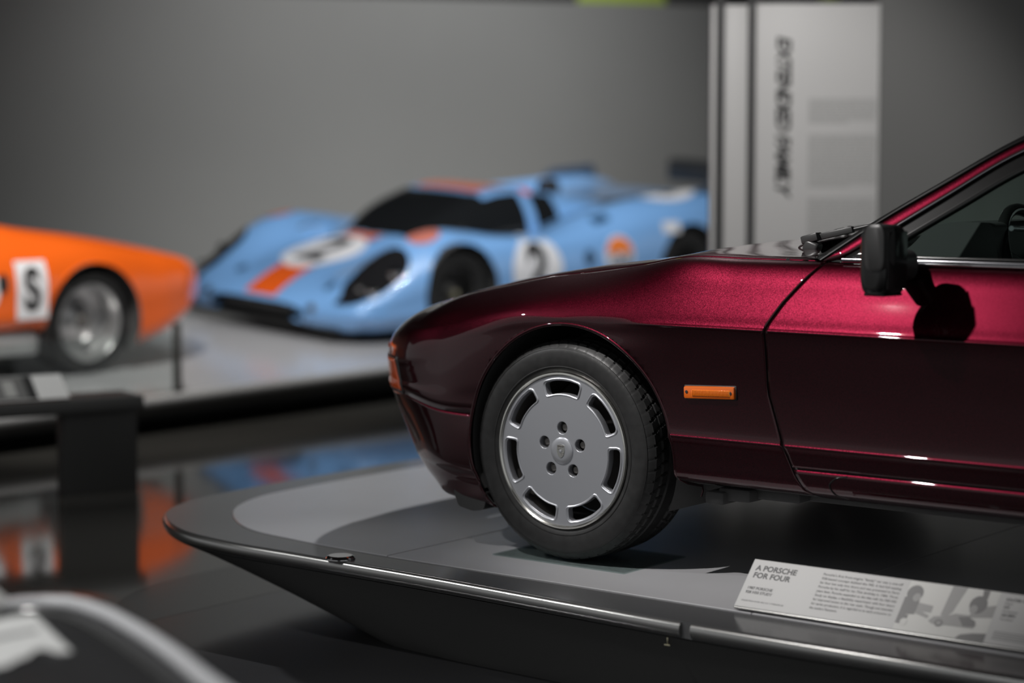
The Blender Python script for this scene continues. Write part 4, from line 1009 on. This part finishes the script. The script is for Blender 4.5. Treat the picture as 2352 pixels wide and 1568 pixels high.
oa = [(1.07, .285, .335), (3.2, .285, .335)]
OR.part('body', 0, 4.1, 0, 9, 170, 5, 'orange', org, oa)
for (ax, az, ar) in oa:
    for sd in (1, -1):
        V = []; n = 40
        for y in (.815, .42):
            for a in np.linspace(-30, 210, n): V.append((ax + ar * math.cos(R_(a)), sd * y, az + ar * math.sin(R_(a))))
        F = [(i, i + 1, n + i + 1, n + i) for i in range(n - 1)] + [tuple(n + i for i in range(n))]; obj('wheel_well', V, F, 'liner', org)
    for sd in (-1, 1): race_wheel(org, (ax, sd * .79, .285), .287, .26, .218, 'racer_wheel', 'steel', .12, sd)
for sd in (1, -1): box('silver_sill', (2.15, sd * .70, .20), (1.46, .16, .13), 'silver', org, None, .02)
box('floor_tray', (2.1, 0, .20), (3.4, 1.2, .06), 'liner', org)
os1 = lambda x, z: OR.side(x, z, 1, .004); os2 = lambda x, z: OR.side(x, z, 1, .007)
decal_grid('class_plate', os1, rect_uv(1.405, 1.612, .335, .645), 'white', org, 10, 14)
decal_text('class_letter', 'S', .30, os2, lambda u, v: (1.51 - u * .78, .485 + v), 'decal_black', org, .012)
decal_grid('number_disc', os1, disc_uv(2.0, .50, .28, .2), 'white', org, 30, 6)
decal_grid('tank_cap', os2, disc_uv(1.70, .535, .035, .05), 'decal_black', org, 20, 4)
for i in range(9): box('deck_louvre', (1.64 + i * .035, .30, .815 + i * .008), (.012, .30, .012), 'orange', org, None, .003)

# ------------------------------------------------------------------ low black sign stand on the floor
sp = math.radians(33); sdir = rv * math.cos(sp) + d0 * math.sin(sp); snm = np.array([sdir[1], -sdir[0], 0])
ROTS = Matrix(((sdir[0], -snm[0], 0), (sdir[1], -snm[1], 0), (0, 0, 1)))
SO = np.array([-3.34, 1.40, 0])
stn = empty('sign_stand'); tag(stn, 'low black bench-like sign stand on the floor before the orange car', 'stand')
def sbox(name, a, b_, c_, sx, sy, sz, m, parent, bev=.004):
    c = SO + sdir * a - snm * b_; return box(name, (c[0], c[1], c_), (sx, sy, sz), m, parent, ROTS, bev)
sbox('leg', -.165, .02, .178, .33, .10, .356, 'plinth', stn); sbox('leg', -2.6, .02, .178, .33, .10, .356, 'plinth', stn)
sbox('top', -1.40, .02, .386, 2.80, .26, .060, 'plinth', stn)
sc2 = empty('sign_card'); tag(sc2, 'long tilted card with pale prints on the low black stand', 'sign')
tl2 = R_(40)
def scard(name, x0, x1, v0, v1, h, m, parent):
    V = []
    for x, v in ((x0, v0), (x1, v0), (x1, v1), (x0, v1)):
        p = SO + sdir * x + (-snm) * (-.10 + v * math.cos(tl2)) + np.array([0, 0, .4165 + v * math.sin(tl2)]) + (snm * math.sin(tl2) + np.array([0, 0, math.cos(tl2)])) * h; V.append(p)
    return V
def scp(name, x0, x1, v0, v1, h, m, parent=sc2, th=.004):
    a_ = scard(name, x0, x1, v0, v1, h, m, parent); b_ = scard(name, x0, x1, v0, v1, h - th, m, parent)
    obj(name, a_ + b_, [(0, 1, 2, 3), (7, 6, 5, 4), (0, 4, 5, 1), (1, 5, 6, 2), (2, 6, 7, 3), (3, 7, 4, 0)], m, parent, False)
scp('board', -2.2, -.33, .008, .15, .006, 'sheet')
scp('photo_print', -.66, -.50, .012, .146, .0075, 'photo_mid', th=.001); scp('photo_print', -.60, -.55, .03, .12, .0085, 'photo_light', th=.001)
scp('photo_print', -.505, -.465, .012, .146, .008, 'photo_dark', th=.001)

# ------------------------------------------------------------------ foreground display table, lower left
ft = empty('front_table'); tag(ft, 'dark display table with pale rounded rim in the lower left foreground', 'table')
rim = [(2.3, -3.03), (1.75, -2.78), (1.249, -2.547), (1.084, -2.462), (.883, -2.371), (.754, -2.325), (.653, -2.315), (.603, -2.359), (.585, -2.45), (.56, -2.8), (.53, -3.5), (.53, -4.2)]
rp_ = smooth_path([(x, y, .36 + ZD) for x, y in rim], 90)
tube('rim', rp_ , .0135, 'pale_tube', ft, 12)
tb = [tuple(p[:2]) for p in rp_] + [(2.3, -4.2)]
obj_bm('top', prism(tb, .335 + ZD, .352 + ZD, 'Z'), 'table_top', ft, False)
inn = rp_[22:52] + np.array([.0, -.055, -.004]); tube('inner_band', inn, .005, 'rim_metal', ft, 8)
obj_bm('pedestal', prism([(.9, -2.75), (.85, -4.0), (2.1, -4.0), (2.1, -3.3)], 0, .335 + ZD, 'Z'), 'plinth', ft, False)
pc = [(.668, -2.393), (.926, -2.53), (.917, -2.546), (.88, -2.541), (.871, -2.556), (.899, -2.597), (.90, -2.615), (.918, -2.646), (.917, -2.661), (.904, -2.715), (.80, -2.70), (.651, -2.523), (.65, -2.424)]
cd = obj_bm('paper_card', prism(pc, .3535 + ZD, .3560 + ZD, 'Z'), 'sheet', None, False); tag(cd, 'white paper card with grey line lying on the foreground table', 'card')
obj_bm('printed_line', prism([(.745, -2.56), (.757, -2.461), (.775, -2.472), (.772, -2.56)], .3561 + ZD, .3563 + ZD, 'Z'), 'ink_grey', cd, False)
cd2 = box('leaflet', (.605, -2.44, .385 + ZD), (.055, .003, .040), 'sheet', None, Matrix.Rotation(R_(38), 3, 'Z') @ Matrix.Rotation(R_(40), 3, 'Y'), .001); tag(cd2, 'white leaflet corner standing at the rim of the foreground table', 'leaflet')
